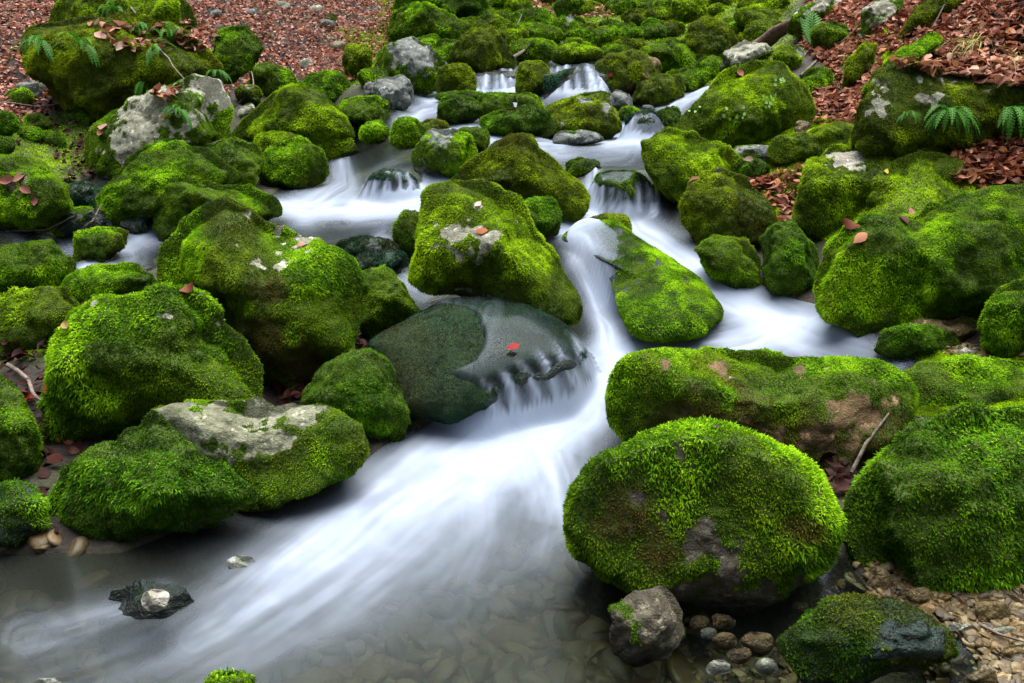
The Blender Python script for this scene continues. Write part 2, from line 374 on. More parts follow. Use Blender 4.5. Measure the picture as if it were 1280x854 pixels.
def boulder(name, label, spec, mat='moss', pal='green', cover=.9, base=None, d=None, ratio=.85, p=2.2, facets=None, nf=8, bare=(), rough=.12,
            cat='boulder', group=None, sink=.10, drape=None, dens=1.0, parent=None, k=.30, mound=0.0, moss_low=True, blade=1.0, zoff=0.0, tilt=0.0, sharp=22.0, brown=()):
    seed = abs(hash((spec, mat))) % 99991 if False else sum(ord(c) * (i + 7) for i, c in enumerate(spec + mat)) % 99991
    r = np.random.default_rng(seed)
    O = outline_of(spec, seed)
    x0, y0 = O.min(0); x1, y1 = O.max(0)
    c = np.array([(x0 + x1) / 2, (y0 + y1) / 2])
    cm = O.mean(0); c = .5 * c + .5 * cm
    if d is None:
        bx, by = base if base else (c[0], y1)
        hp = hit(bx, min(by, 1100)); d = float((hp - CAM) @ AZ)
    O = O.copy(); below = O[:, 1] > c[1]; O[below, 1] = c[1] + (O[below, 1] - c[1]) * (1 + sink)
    ex = np.ptp(O[:, 0]) * d / F / 2; ey = np.ptp(O[:, 1]) * d / F / 2
    size = math.sqrt(ex * ey); D = ratio * size
    dc = d + k * D
    # radial outline
    T = np.linspace(-math.pi, math.pi, 361); R = np.zeros(361)
    Q = O - c; Q2 = np.roll(Q, -1, 0)
    for A, B in zip(Q, Q2):
        E = B - A
        den = np.cos(T) * E[1] - np.sin(T) * E[0]; den = np.where(np.abs(den) < 1e-9, 1e-9, den)
        t = (A[0] * E[1] - A[1] * E[0]) / den; s = (A[0] * np.sin(T) - A[1] * np.cos(T)) / den
        ok = (s >= 0) & (s <= 1) & (t > 0); R = np.where(ok & (t > R), t, R)
    R = R[:-1]; kk = 3; w = np.hanning(2 * kk + 3)[1:-1]; w /= w.sum()
    R = sum(w[i] * np.roll(R, i - kk) for i in range(2 * kk + 1)); R = np.append(R, R[0])
    pxs = max(np.ptp(O[:, 0]), np.ptp(O[:, 1]))
    lev = 7 if pxs > 130 else 6 if pxs > 48 else 5 if pxs > 22 else 4
    dirs, faces = ico(lev); faces = faces[:, ::-1]
    a, b, cc = dirs.T
    s = np.hypot(a, b); th = np.arctan2(b, a)           # b: down in pixels
    rho = np.interp(th, T, R)
    z = np.clip(1 - np.clip(s, 0, 1) ** p, 0, 1) ** (1 / p) * np.sign(cc)
    X = s * np.cos(th); Y = -s * np.sin(th)             # local, y up
    fl = list(facets) if facets else []
    for i in range(nf):
        n = r.normal(size=3); n[2] = abs(n[2]) + .35; n /= np.linalg.norm(n); fl.append((*n, r.uniform(.55, .90)))
    if fl:
        front = cc > 0
        zz = z.copy(); acc = np.exp(-sharp * z)
        for (nx, ny, nz, dd) in fl: acc = acc + np.exp(-sharp * np.clip((dd - nx * X - ny * Y) / nz, -2, 6))
        soft = -np.log(acc) / sharp
        z = np.where(front, np.clip(np.minimum(soft + .08, z), 0, None), z)
    P0 = CAM + ray(*c) * dc; T_ = -ray(*c) / np.linalg.norm(ray(*c))
    ox = rho * np.cos(th) * s; oy = -rho * np.sin(th) * s
    lean = 1 + tilt * (oy - .6 * oy.min()) / F                               # an outline plane that leans back into the scene
    base_c = CAM + (AZ + AX * ((c[0] - 640) / F) + AY * ((427 - c[1]) / F))[None] * (dc * lean)[:, None]
    V = base_c + (ox * dc * lean / F)[:, None] * AX + (oy * dc * lean / F)[:, None] * AY + (z * D)[:, None] * T_
    nrm = V - P0; nrm /= np.linalg.norm(nrm, axis=1, keepdims=True) + 1e-9
    so = r.uniform(0, 50, 3)
    q = V / size + so
    disp = rough * 1.1 * fbm(q * 1.6, 3) + rough * .5 * fbm(q * 5, 3)
    V = V + nrm * (disp * size)[:, None]
    cl = .006 + .0016 * d
    if mat != 'white' and drape is None: V = V + nrm * (cl * (np.abs(fbm(V * (.13 / cl) + 3, 3)) * 2.2 + 1.3 * fbm(V * (.05 / cl) + 8, 2)))[:, None]
    V[:, 2] += zoff
    if drape is not None: DRAPES.append((V[nrm[:, 2] > -.2], P2(drape)))
    # moss cover
    mn = fbm(V * (1.3 / max(size, .05)) + so, 4); mn2 = fbm(V * 28 + so, 3)
    m = (cover - .5) * 2.2 + .5 + mn * 1.1 + mn2 * (.75 if mat == 'pale' else .35)
    px, py = project(V)
    for (bx, by, br) in bare:
        dd = np.hypot(px - bx, (py - by)) / br
        m = m - 1.7 * np.exp(-(dd * (.85 + .8 * mn2 + .5 * mn)) ** 2 * 1.1)
    wl = -9 + 0 * px if not moss_low else bil(WATER, V[:, 0], V[:, 1]); mk = bil(MB, V[:, 0], V[:, 1])
    m = m - 1.3 * mk * (1 - sstep(.005, .035 + .01 * mn2, V[:, 2] - wl))
    m = np.clip(m, 0, 1)
    wet = np.clip(mk * 1.4, 0, 1) * (1 - sstep(.015, .075 + .03 * mn2, V[:, 2] - bil(WATER, V[:, 0], V[:, 1])))
    o = make_mesh(name, V - P0, faces, M[mat], parent, attrs={'moss': m, 'wet': wet}); o.location = P0
    tag(o, label, cat, group)
    BLD.append(dict(o=o, V=V, F=faces, m=m, d=d, pal=pal, px=pxs, r=r, dens=dens, size=size, blade=blade, so=so, mat=mat, brown=brown))
    return o
B = boulder
MB_ = 'mossy_boulder'
# ---- foreground, left bank
B(MB_, 'tall mossy boulder with small white bare patches, left bank of the main pool', '198,345 204,312 240,270 278,246 306,262 345,288 380,296 402,302 440,325 452,350 442,400 432,440 402,470 370,492 330,482 310,440 275,402 262,375 225,368 202,358',
  mat='pale', bare=[(375,298,13), (322,328,12), (348,332,9), (310,268,6), (345,290,5)], base=(385,485), ratio=.8, brown=[(335,365,26), (330,425,40), (370,455,30)], cover=1.0, facets=[(-.35,.5,.7,.8), (.75,.0,.6,.72)], p=2.6, rough=.07)
B(MB_, 'round boulder in long shaggy bright moss in front of the white patched tall one', '55,530 60,490 68,440 90,398 120,376 165,370 230,366 268,384 278,408 303,425 318,460 318,495 285,520 200,522 150,542 100,550 64,546',
  mat='pale', bare=[(115,378,9), (272,404,7)], base=(150,560), d=2.52, cover=1.0, p=2.5, ratio=.85, blade=1.25, k=.2)
B('slab_boulder', 'long low boulder with a bare pale flat top and mossy sides at the pool edge', '193,545 198,516 258,507 340,511 400,514 442,532 451,560 432,590 385,610 330,626 290,628 250,604 205,582',
  mat='mottled', cover=.72, bare=[(225,530,24), (265,522,24), (320,518,14), (375,520,16), (212,562,13), (290,545,12), (350,545,10)], base=(330,628), ratio=.85, facets=[(0,.85,.5,.55)], p=3.2, nf=4)
B(MB_, 'sloping moss mound tucked under the left end of the pale flat topped boulder', '62,660 62,622 86,588 132,556 190,518 250,570 330,618 285,640 240,658 185,652 140,684 95,684', base=(140,684), ratio=.7, cover=1.0, k=.45, blade=1.1, pal='deep')
B(MB_, 'moss boulder cut off by the picture edge beside wet red leaves', '-70,480 -30,458 8,470 32,500 46,540 48,585 20,610 -70,615', base=(10,640), d=2.35, cover=1.0, ratio=.8)
B(MB_, 'dark shaded low rock under the edge boulder by the pool corner', '-60,610 20,605 52,625 58,655 10,690 -60,690', pal='deep', mat='wet', cover=.6, base=(20,690), ratio=.7)
B(MB_, 'flat topped low mossy block behind the round shaggy boulder', '78,372 84,346 110,336 160,331 190,341 198,362 182,378 120,390 86,390', cover=1.0, base=(140,400), p=3)
B(MB_, 'half round mossy rock at the outlet of the small left pool', '-30,312 28,308 60,304 82,324 88,342 70,362 40,378 -30,376', cover=1.0, base=(30,385))
B(MB_, 'bright yellow green moss cushion above the hollow of wet red leaves', '-40,390 20,366 82,360 100,388 78,412 45,446 5,450 -40,446', cover=1.0, pal='yellow', base=(30,455), d=3.0)
B(MB_, 'small square mossy stone standing in the small left pool', '91,326 96,292 128,286 160,289 156,310 132,326', cover=1.0, p=3)
B(MB_, 'hump backed mossy boulder below the pale cracked limestone boulder', '127,268 130,235 160,205 195,182 232,182 270,195 295,212 290,228 250,236 205,256 185,278 140,282', cover=1.0, base=(160,285), ratio=.8)
B(MB_, 'loaf shaped mossy boulder between the hump backed boulder and the left pool inlet', '191,275 194,245 215,232 260,228 310,232 345,248 353,268 320,276 290,276 235,294 203,298', cover=1.0, base=(215,302), ratio=.7)
B(MB_, 'smaller dark sided mossy boulder just behind the hump backed one', '242,186 280,174 320,179 329,200 318,226 292,234 270,210', cover=1.0, base=(300,238))
B(MB_, 'rounded mossy boulder with a dark green face at the head of the white left pool', '320,206 344,180 375,172 402,190 411,215 392,230 360,236 330,230', cover=1.0, base=(370,236), facets=[(0,-.4,.9,.75)])
B(MB_, 'small bright moss hump on the shoulder of the large moss dome', '316,190 322,170 345,164 375,170 385,180 350,192', cover=1.0, pal='yellow', base=(350,198))
B(MB_, 'large bright moss dome with a smooth rounded top above the left pool', '286,170 318,136 345,114 375,109 405,119 430,144 441,168 420,182 380,180 340,178 300,178', cover=1.1, pal='yellow', base=(360,190), ratio=.9, rough=.03)
B(MB_, 'low bright moss tongue at the foot of the large moss dome', '380,196 392,170 420,167 440,176 449,190 420,198', cover=1.0, pal='yellow')
B('limestone_boulder', 'pale cracked limestone boulder with moss streaks and a small fern', '104,190 112,158 150,130 200,113 225,104 258,96 279,103 291,135 286,170 250,184 212,186 180,202 150,222 120,212',
  mat='pale', cover=.74, bare=[(175,158,26), (152,180,13), (190,138,18), (268,106,16), (240,148,12), (205,120,8), (160,195,10)], base=(165,222), pal='green', facets=[(-.5,.3,.7,.75)], nf=7)
B(MB_, 'huge overhanging mossy boulder with hanging ferns below the leaf covered bank', '27,60 32,34 60,30 110,20 180,25 232,38 262,62 282,85 270,105 240,110 180,120 115,152 84,140 66,108 40,90', pal='olive', cover=.95, base=(110,150), d=5.9, ratio=.9, nf=7, rough=.08)
B(MB_, 'mossy block with a fluffy round top on the bank side of the huge overhanging boulder', '262,70 278,36 308,33 325,62 314,84 292,100 268,100', cover=1.0, d=6.5)
B(MB_, 'bright moss crest on top of the huge overhanging boulder', '60,35 72,2 110,-18 170,-16 232,2 245,30 200,44 120,40', cover=1.0, pal='yellow', d=6.7, ratio=.8)
B(MB_, 'small moss knob rising from the leaves on the huge overhanging boulder', '180,14;-4;222;36'.replace('180,14', '182'), cover=1.0, pal='yellow', d=6.1)
B(MB_, 'moss boulder with brown leaves lying on top beside the narrow left inlet', '-40,200 0,192 50,205 86,232 87,255 62,282 20,296 -40,296', cover=1.0, base=(40,298), bare=[(15,228,8)])
B('wet_rock', 'wet dark slab the trickle slides over between two mossy boulders', '82;232;132;262', mat='wet', pal='wet', cover=.5)
B('wet_rock', 'flat wet rock with one green moss stripe at the inlet of the small left pool', '66;262;140;298', mat='wet', pal='green', cover=.7, bare=[(125,280,18)])
B('wet_rock', 'small wet rock under the right side of the inlet trickle', '150;272;184;292', mat='wet', pal='wet', cover=.4)
for bb, l in (('-20;138;22;172', 'small dark mossy rock half out of the frame above the muddy hollow'), ('32;142;64;166', 'small mossy rock at the muddy hollow under the huge overhanging boulder'),
              ('20;160;52;176', 'flattest wet mossy stone in the muddy hollow'), ('46;166;82;186', 'low green stone beside the brown leaves of the muddy hollow'), ('-12;170;18;192', 'dark moss stone just above the boulder carrying brown leaves'),
              ('78;128;112;162', 'dark moss covered rock in the shade right under the huge overhanging boulder'), ('8;114;38;134', 'small bright moss lump beside the pale blue stones under the bank')):
    B(MB_, l, bb, cover=.9, pal='deep' if 'dark' in l or 'wet' in l else 'green')
B('pale_stone', 'pale bluish stone lying at the foot of the leaf bank', '22;104;62;126', mat='grey', cover=.1, pal='deep', cat='stone')
B('pale_stone', 'smaller pale stone touching the pale bluish one below the bank', '44;100;68;114', mat='pale', cover=.1, cat='stone')
# ---- left upper stream side
B(MB_, 'rounded mossy boulder at the foot of the leaf bank between dome and fern boulder', '313;79;371;122', cover=1.0)
B(MB_, 'grey green rock peeping between two mossy boulders under the fern boulder', '292;106;328;132', mat='grey', cover=.6)
B('pale_stone', 'small pale stone wedged beside the large moss dome', '291;131;320;150', mat='pale', cover=.25, cat='stone')
B(MB_, 'broad mossy boulder directly behind the large moss dome', '374;91;436;134', cover=1.0)
B(MB_, 'upright mossy boulder standing in the red leaves of the bank', '428;56;465;99', cover=.95, pal='olive')
B(MB_, 'small mossy boulder between the upright one and the grey wet rock', '449;87;484;112', cover=1.0)
B('wet_rock', 'grey bare wet rock leaning over the upper pool', '467;97;516;136', mat='grey', cover=.2, pal='wet', bare=[(490,110,18)], facets=[(-.4,.6,.6,.6)])
B('pale_stone', 'small grey stone lying against the bare wet rock', '454;104;474;120', mat='grey', cover=.05, cat='stone')
B(MB_, 'mossy boulder under the bare grey wet rock', '424;121;490;166', cover=1.0)
B(MB_, 'mossy boulder leaning on the side of the large moss dome', '424;122;462;158', cover=1.0, pal='deep', base=(440,166))
B(MB_, 'small round mossy boulder beside a tiny trickle', '451;150;488;180', cover=1.0)
B(MB_, 'mossy boulder split by a notch at the upper pool outlet', '487;148;531;185', cover=1.0)
B(MB_, 'mossy boulder leaning behind the pale capped one', '520;151;560;180', cover=.9, pal='olive')
B(MB_, 'egg shaped mossy boulder with a pale bare cap in midstream', '513,200 518,180 540,163 565,160 588,170 595,190 585,208 560,222 530,225', mat='grey', cover=.95, bare=[(545,164,16), (562,161,12)], base=(555,226))
B(MB_, 'flat moss tongue behind the egg shaped pale capped boulder', '570;160;610;187', cover=1.0, base=(592,190))
B('grey_topped_boulder', 'big mossy boulder with a flat grey lichen cap beside the white chute', '470,92 474,70 495,50 515,47 540,62 562,84 560,104 530,116 495,114', mat='grey', cover=.85, bare=[(512,62,20), (528,74,16)], base=(520,118), facets=[(.3,.7,.6,.62)])
B('grey_topped_boulder', 'grey leaning block with moss only on its lower side on the leaf bank', '437,30 444,14 470,10 488,24 508,44 500,58 465,56 445,46', mat='pale', cover=.45, bare=[(470,22,20), (485,34,14)], d=10.2)
B(MB_, 'tall dark faced mossy boulder above the left upper fall', '563,72 572,52 592,38 612,37 632,52 643,72 640,86 600,90 572,86', cover=1.0, pal='olive', base=(610,88))
B(MB_, 'mossy boulder tucked at the shoulder of the tall dark faced one', '546;50;588;80', cover=1.0)
B(MB_, 'mossy boulder just behind the flat grey capped boulder', '516;45;556;70', cover=1.0)
B(MB_, 'dark mossy block between the white chute and the left upper fall', '545;81;594;120', cover=.95, pal='olive')
B(MB_, 'low flat moss strip in the pool below the left upper fall', '543;115;604;128', cover=1.0, pal='deep')
B(MB_, 'long mossy boulder awash in the upper pool below the moss strip', '547;123;597;157', cover=1.0, pal='deep')
B(MB_, 'mossy boulder with a knobby top in front of the left upper fall', '599;119;643;153', cover=1.0, nf=7, rough=.1)
B(MB_, 'mossy hump behind the knobby topped boulder', '610;116;654;132', cover=1.0, base=(640,128))
B(MB_, 'small round mossy boulder below the block between both upper falls', '647;117;678;142', cover=1.0)
B(MB_, 'low broad mossy boulder in midstream behind the ridged tent shaped boulder', '601;135;692;170', cover=1.0, pal='deep', p=3)
B(MB_, 'mossy block standing between the two upper falls', '646;77;690;124', cover=1.0, pal='olive', p=3.2)
B('wet_rock', 'dark wet ledge under the left upper fall', '596,94 606,90 640,90 654,94 655,122 596,122', mat='wet', pal='wet', cover=.4, p=5, nf=1, rough=.03, ratio=.35, k=2.6, base=(625,100))
B('wet_rock', 'dark wet ledge with moss behind the right upper fall', '681,94 692,90 738,90 754,94 756,122 681,122', mat='wet', pal='wet', cover=.5, p=5, nf=1, rough=.03, ratio=.35, k=2.4, base=(715,100))
# ---- midstream
B('ridged_boulder', 'tent shaped boulder with layered mossy ridges in midstream', '563,232 580,208 610,186 640,168 662,170 680,190 705,214 728,236 731,258 720,270 690,272 650,262 600,238', cover=1.05, pal='olive', base=(690,275), ratio=.85,
  facets=[(-.45,.35,.8,.62), (.6,.45,.6,.62), (.1,-.5,.85,.7)], nf=2, rough=.09, p=2.4)
B('wet_rock', 'small wet stone with a moss cap beside the tent shaped boulder', '708;197;752;220', mat='wet', cover=.7)
B(MB_, 'pyramid shaped bright mossy boulder in the middle of the stream', '516,346 525,312 528,268 542,236 570,228 602,225 622,231 647,252 667,288 691,312 708,343 722,370 718,390 688,399 651,390 624,380 577,364 543,362',
  cover=1.05, mat='pale', pal='yellow', bare=[(598,257,7), (575,290,10), (605,297,9), (560,293,6), (622,292,5)], base=(650,402), facets=[(-.3,.55,.75,.66), (.72,.25,.6,.6), (-.15,-.35,.9,.74)], nf=2, ratio=.8, p=2.6, rough=.05)
B(MB_, 'dark mossy knob at the left foot of the pyramid shaped boulder', '494;266;529;328', cover=1.0, pal='deep')
B(MB_, 'low mossy shoulder behind the right flank of the pyramid shaped boulder', '643;250;696;302', cover=1.0, pal='deep')
B(MB_, 'blocky mossy boulder between the tall left boulder and the wet sliding slab', '436,412 440,370 450,345 480,336 493,345 510,370 527,392 515,408 490,416 460,424', cover=1.0, base=(470,430), pal='green', facets=[(0,-.3,.95,.7)])
B(MB_, 'dark cone shaped mossy boulder below the wet sliding slab on its left', '384,500 400,470 430,448 460,439 486,455 502,490 513,525 496,547 450,548 402,524', cover=1.0, pal='deep', base=(455,550), ratio=.8)
B('sliding_slab', 'big dark wet rock with the stream sliding over its smooth back', '463,428 488,410 520,392 560,378 600,374 660,380 705,404 736,440 728,458 692,480 645,500 608,518 560,528 500,510 478,474',
  mat='wet', pal='wet', cover=.95, base=(600,516), ratio=.85, tilt=.9, p=2.4, sink=.03, drape='462,430 500,340 600,360 700,400 748,438 765,490 700,515 608,530 598,492 575,478 540,452 500,446', nf=0, blade=.6, rough=.05, moss_low=False, bare=[(622,502,18), (650,492,22), (682,480,22), (712,464,20)])
B('wet_rock', 'wet mossy step left of the pyramid shaped boulder under a little fall', '415;300;505;335', mat='wet', pal='wet', cover=.7, p=3)
B('wet_rock', 'second wet mossy step just below the first little step', '440;316;505;342', mat='wet', pal='wet', cover=.6, p=3, base=(475,348))
B('wet_rock', 'domed wet rock with a veil of water in the white left pool', '456;212;526;252', mat='wet', pal='wet', cover=.7, drape='430,190 540,190 540,262 440,262')
B('half_bare_boulder', 'boulder with a wet grey back and a bright green mossy front between two chutes', '700,300 722,278 770,275 786,290 830,318 872,345 902,382 903,396 880,412 830,420 792,412 776,388 764,352 738,322',
  mat='wet', cover=1.0, bare=[(722,300,36), (748,318,28), (738,335,26)], base=(845,422), ratio=.8, tilt=1.4, nf=1, rough=.06, pal='green', drape='685,280 745,272 775,292 778,330 790,365 775,410 735,385 700,320')
B(MB_, 'small moss tuft rock at the top of the half bare boulder between chutes', '738;270;786;300', cover=1.0, pal='olive', d=4.0)
B('wet_rock', 'green wet rock behind the curtain of the middle fall', '742;212;818;268', mat='wet', pal='green', cover=.75, drape='735,200 830,200 830,275 735,275', p=3)
# ---- right middle
B(MB_, 'long bright topped mossy boulder beside the middle fall', '805,204 809,178 838,166 870,167 906,184 930,205 939,226 925,236 880,248 855,254 820,232', cover=1.1, pal='yellow', base=(860,255), facets=[(-.1,.8,.55,.6), (-.1,-.35,.93,.68)], nf=2, ratio=.85)
B(MB_, 'dark egg shaped mossy boulder in front of the long bright topped one', '857,272 861,235 879,217 902,213 932,226 957,255 969,281 956,302 910,305 875,306', cover=1.05, pal='olive', bare=[(897,216,7)], base=(912,308), ratio=.85)
B(MB_, 'low mossy rock touching the white chute under the dark egg shaped boulder', '870,312 895,298 930,301 946,325 954,356 922,364 893,342', cover=1.0, base=(935,366))
B(MB_, 'upright dark mossy boulder between the chute and the large right boulder', '954,302 970,282 990,276 1002,288 1020,310 1023,345 1001,366 962,364 954,340', cover=1.0, pal='deep', base=(985,368))
B(MB_, 'bright mossy boulder with a white lichen spot on top', '990,275 999,238 1012,204 1040,181 1075,181 1112,190 1132,215 1118,242 1080,262 1062,288 1018,294', cover=1.1, mat='white', pal='yellow', bare=[(1058,199,14)], base=(1030,296), facets=[(-.1,.75,.6,.6), (-.1,-.4,.9,.68)], nf=2, p=2.6)
B(MB_, 'broad moss mound behind the boulder with the white lichen spot', '1085;192;1210;300', cover=1.1, pal='yellow', d=3.75, ratio=.8)
B(MB_, 'very large low mossy boulder on the right bank with a pink leaf on it', '1016,352 1022,318 1046,288 1080,274 1140,270 1200,245 1262,234 1340,235 1360,380 1250,398 1180,390 1130,406 1080,410 1040,390', cover=1.1, base=(1110,410), ratio=.75, facets=[(-.1,.7,.65,.6)], p=2.6)
B(MB_, 'mossy boulder cut by the frame below the very large low one', '1226,405 1240,368 1272,344 1320,335 1340,440 1262,445 1235,428', cover=1.0, base=(1270,448))
B(MB_, 'flat mossy stone at the dry edge of the foaming pool', '1095;409;1202;448', cover=1.0, p=3, pal='deep')
B('tan_stone', 'tan bare ledge behind the flat mossy stone', '1130;398;1240;432', mat='tan', cover=.35, cat='stone', base=(1190,428))
# ---- right foreground
B('slab_boulder', 'long block with flat mossy top and brown mossy front beside the foam', '772,502 775,455 800,446 900,442 1000,450 1085,457 1127,475 1133,505 1122,548 1085,588 1050,622 980,610 860,565 790,552 774,525',
  mat='brown', cover=.95, pal='green', brown=[(870,520,42), (925,535,46), (985,550,50), (1045,560,50), (1095,535,38), (840,515,24)], base=(960,612), d=2.50, ratio=.75, facets=[(0,.87,.5,.60), (-.15,-.35,.92,.74)], nf=2, p=3.4, bare=[(830,455,14), (900,460,16), (1000,465,14), (860,510,16), (910,520,20), (960,545,22), (1020,540,26), (1080,525,22), (1050,580,24)])
B(MB_, 'low mossy mound right behind the large round boulder of the bottom corner', '1112,476 1150,455 1220,449 1340,462 1340,540 1160,545 1125,548', cover=1.1, base=(1200,548), d=2.7)
B(MB_, 'rounded speckled boulder with two dark bare spots in front of the flat topped block', '708,660 717,608 745,578 800,548 860,534 920,538 982,563 1022,600 1042,650 1036,692 1002,728 950,754 920,764 870,748 800,738 750,712 720,690',
  mat='moss', cover=.84, pal='green', brown=[(790,635,34), (825,690,30), (770,660,24), (1000,660,26)], base=(880,770), ratio=.85, bare=[(800,620,12), (872,675,17), (852,570,7), (830,645,7), (790,660,8), (815,668,6), (900,745,20), (960,742,24), (850,742,16), (1000,722,14)], nf=2, p=2.4, sink=.04, rough=.04, blade=1.15)
B(MB_, 'large round shaggy moss boulder in the bottom right corner above pebbles', '1048,672 1060,620 1100,572 1150,534 1220,514 1340,508 1360,740 1250,752 1180,730 1110,716 1062,700', cover=1.15, base=(1150,735), ratio=.8, pal='deep', blade=1.3, p=2.5)
B('wet_rock', 'small brown topped rock in the clear shallow under the speckled boulder', '763,792 768,760 795,741 830,737 850,765 855,792 832,818 795,826 768,814', mat='moss', cover=.42, pal='deep', base=(808,830), blade=.7, bare=[(815,755,26)], rough=.1, nf=8)
B('wet_rock', 'low wet rock with a moss cap among the pebbles of the bottom corner', '972,800 1008,773 1040,754 1090,747 1140,764 1182,786 1202,816 1150,832 1100,838 1070,850 1008,850', mat='wet', pal='deep', cover=.8, base=(1080,850), bare=[(1140,800,28), (1165,808,20)], nf=4, ratio=.8)
B('wet_rock', 'dark sunken rock breaking the pool surface below the moss mound', '112;668;240;775', mat='wet', pal='wet', cover=.45, zoff=-.135, ratio=.6, bare=[(190,715,25)])
B('white_stone', 'bright white stone half sunk on the dark sunken rock', '172;711;207;739', mat='white', cover=0, cat='stone', zoff=-.055, d=1.80, rough=.12, p=4)
B('white_stone', 'oval white stone glimmering under the pool surface by the foam edge', '277;668;318;712', mat='white', cover=0, cat='stone', zoff=-.065)
B('white_stone', 'pale stone under the water in the bottom left corner', '34;816;92;858', mat='white', cover=0, cat='stone', zoff=-.06)
B('mossy_stone', 'tiny moss tip poking from the water at the bottom edge', '256;843;316;890', cover=1.0, cat='stone')
# ---- right, upper
B(MB_, 'very big smooth mossy boulder with clover sprigs on the right bank', '834,172 858,140 890,110 906,90 936,79 976,81 1001,104 1020,135 1013,158 982,178 940,190 900,188 860,176', cover=1.1, pal='yellow', base=(900,192), ratio=.9, facets=[(.2,-.5,.85,.8)], rough=.04)
B('wet_rock', 'low wet rocks edge at the shore below the clover boulder', '916;182;975;206', mat='grey', pal='green', cover=.45)
B(MB_, 'wet green stone in the side trickle right of the long bright topped boulder', '922;198;962;230', cover=.9, pal='deep')
B('overhanging_boulder', 'massive overhanging boulder with pale rock patches and hanging ferns under brown leaves', '1074,176 1078,150 1084,120 1096,90 1130,76 1180,84 1240,76 1340,70 1360,190 1260,182 1200,198 1130,192 1086,186',
  mat='pale', pal='olive', cover=.92, bare=[(1104,104,20), (1150,98,6), (1180,92,13), (1150,120,8), (1172,118,8), (1237,112,6), (1205,92,8), (1096,130,9)], base=(1180,200), ratio=.7, p=3, nf=6, facets=[(0,.85,.5,.7)])
B(MB_, 'moss shelf under the near end of the massive overhanging boulder', '1074;132;1150;196', cover=1.0, pal='olive', d=4.05)
B(MB_, 'steep mossy ridge leaning up the bank beside the massive overhanging boulder', '1080,110 1100,86 1130,60 1165,42 1180,48 1150,74 1110,112 1090,124', cover=1.0, base=(1095,130))
B(MB_, 'narrow mossy fin in the leaf gully', '1052,108 1062,78 1080,52 1096,56 1086,84 1070,112', cover=1.0, pal='olive', base=(1065,115))
B(MB_, 'mossy outcrop along the upper right leaf slope', '1125,44 1145,12 1180,-12 1212,-10 1190,16 1160,40', cover=1.0, pal='olive', base=(1140,46))
B('grey_topped_boulder', 'pale topped block at the head of the leaf gully', '1074,44 1082,14 1100,2 1128,-4 1118,24 1098,42', mat='pale', cover=.6, bare=[(1095,12,12), (1116,14,8)], base=(1088,46))
B(MB_, 'slanting rock with a pale rim above the fallen log', '985,40 990,20 1012,6 1040,-6 1066,-4 1058,20 1030,38 1005,47', mat='pale', cover=.75, bare=[(1030,6,12), (1050,2,9)], base=(1005,48))
B(MB_, 'small mossy boulder beside the fallen log and young fern', '1016;30;1060;64', cover=1.0)
B(MB_, 'dark moss tipped stump of rock at the end of the fallen log', '969;58;1004;88', mat='grey', cover=.6, pal='yellow')
B(MB_, 'small mossy cushion on the shoulder of the clover boulder', '1000;86;1042;118', cover=1.0)
B('pale_stone', 'small tan stone beside the moss slope at the gully mouth', '993;150;1012;174', mat='tan', cover=.1, cat='stone')
B(MB_, 'soft moss cushion in front of the leaf gully', '1008;154;1078;192', cover=1.1, pal='yellow', p=3)
B(MB_, 'soft moss slope under the clover boulder near the shore', '960;168;1030;204', cover=1.1, pal='yellow', p=3)
B('limestone_boulder', 'pale speckled rock leaning behind the clover boulder', '898,88 908,66 930,52 958,54 966,64 940,80 915,96', mat='pale', cover=.55, bare=[(925,62,14), (945,60,10)], base=(915,98))
B(MB_, 'round mossy boulder with a pale cap below the right upper fall', '683,155 696,136 722,122 752,126 770,140 776,162 760,170 720,173 690,170', mat='grey', cover=.92, pal='olive', bare=[(757,137,9), (730,124,8)], base=(728,175))
B(MB_, 'long slanting mossy slab right of the right upper fall', '670,144 690,130 725,119 755,115 768,124 764,140 720,146 690,150', cover=1.0, pal='yellow', base=(700,148))
B('pale_stone', 'pale wet stone beside the long slanting mossy slab', '762;114;790;142', mat='grey', cover=.15, pal='wet', cat='stone')
B('wet_rock', 'flat bare wet rock awash before the round pale capped boulder', '690;165;755;182', mat='grey', pal='deep', cover=.3, p=3)
B('brown_boulder', 'brown barely mossy block right of the right upper fall', '749,106 748,80 765,69 800,66 822,76 824,98 800,118 770,122', mat='brown', cover=.6, pal='olive', base=(785,122), nf=7)
B(MB_, 'wedge shaped mossy boulder with a sharp crest behind the brown block', '788,88 800,62 830,50 872,44 886,62 885,82 850,94 815,98', cover=1.0, base=(840,98))
B(MB_, 'tall mossy boulder above the wedge shaped one', '854,52 862,30 885,19 905,28 922,52 925,76 900,82 870,72', cover=1.0, pal='olive', base=(900,84))
B(MB_, 'dark mossy boulder at the side cascade in front of the wedge shaped one', '790,124 800,104 825,94 848,95 856,110 850,126 815,132', cover=1.0, pal='olive', base=(825,132))
B(MB_, 'square mossy stone right of the wedge shaped boulder', '876;69;904;101', cover=1.0, p=3)
B(MB_, 'flat mossy stone between wedge shaped boulder and side cascade', '836;87;886;114', cover=1.0)
B(MB_, 'small mossy stone in the pool beside the round pale capped boulder', '770;136;797;152', cover=1.0)
B(MB_, 'dark mossy stone splitting the side cascade', '817;136;849;166', cover=1.0, pal='deep')
B('wet_rock', 'wet grey rock under the side cascade', '784;138;828;174', mat='wet', pal='wet', cover=.6, drape='780,130 832,130 832,180 780,180')
B('wet_rock', 'tiny wet stone in the side cascade pool', '804;132;818;140', mat='grey', pal='wet', cover=.3)
B(MB_, 'bright mossy boulder with a dark notch in the upper stream bed', '744;28;804;64', cover=1.0, pal='green', p=2.8)
B(MB_, 'mossy boulder left of the notched one in the upper stream bed', '706;35;750;60', cover=1.0)
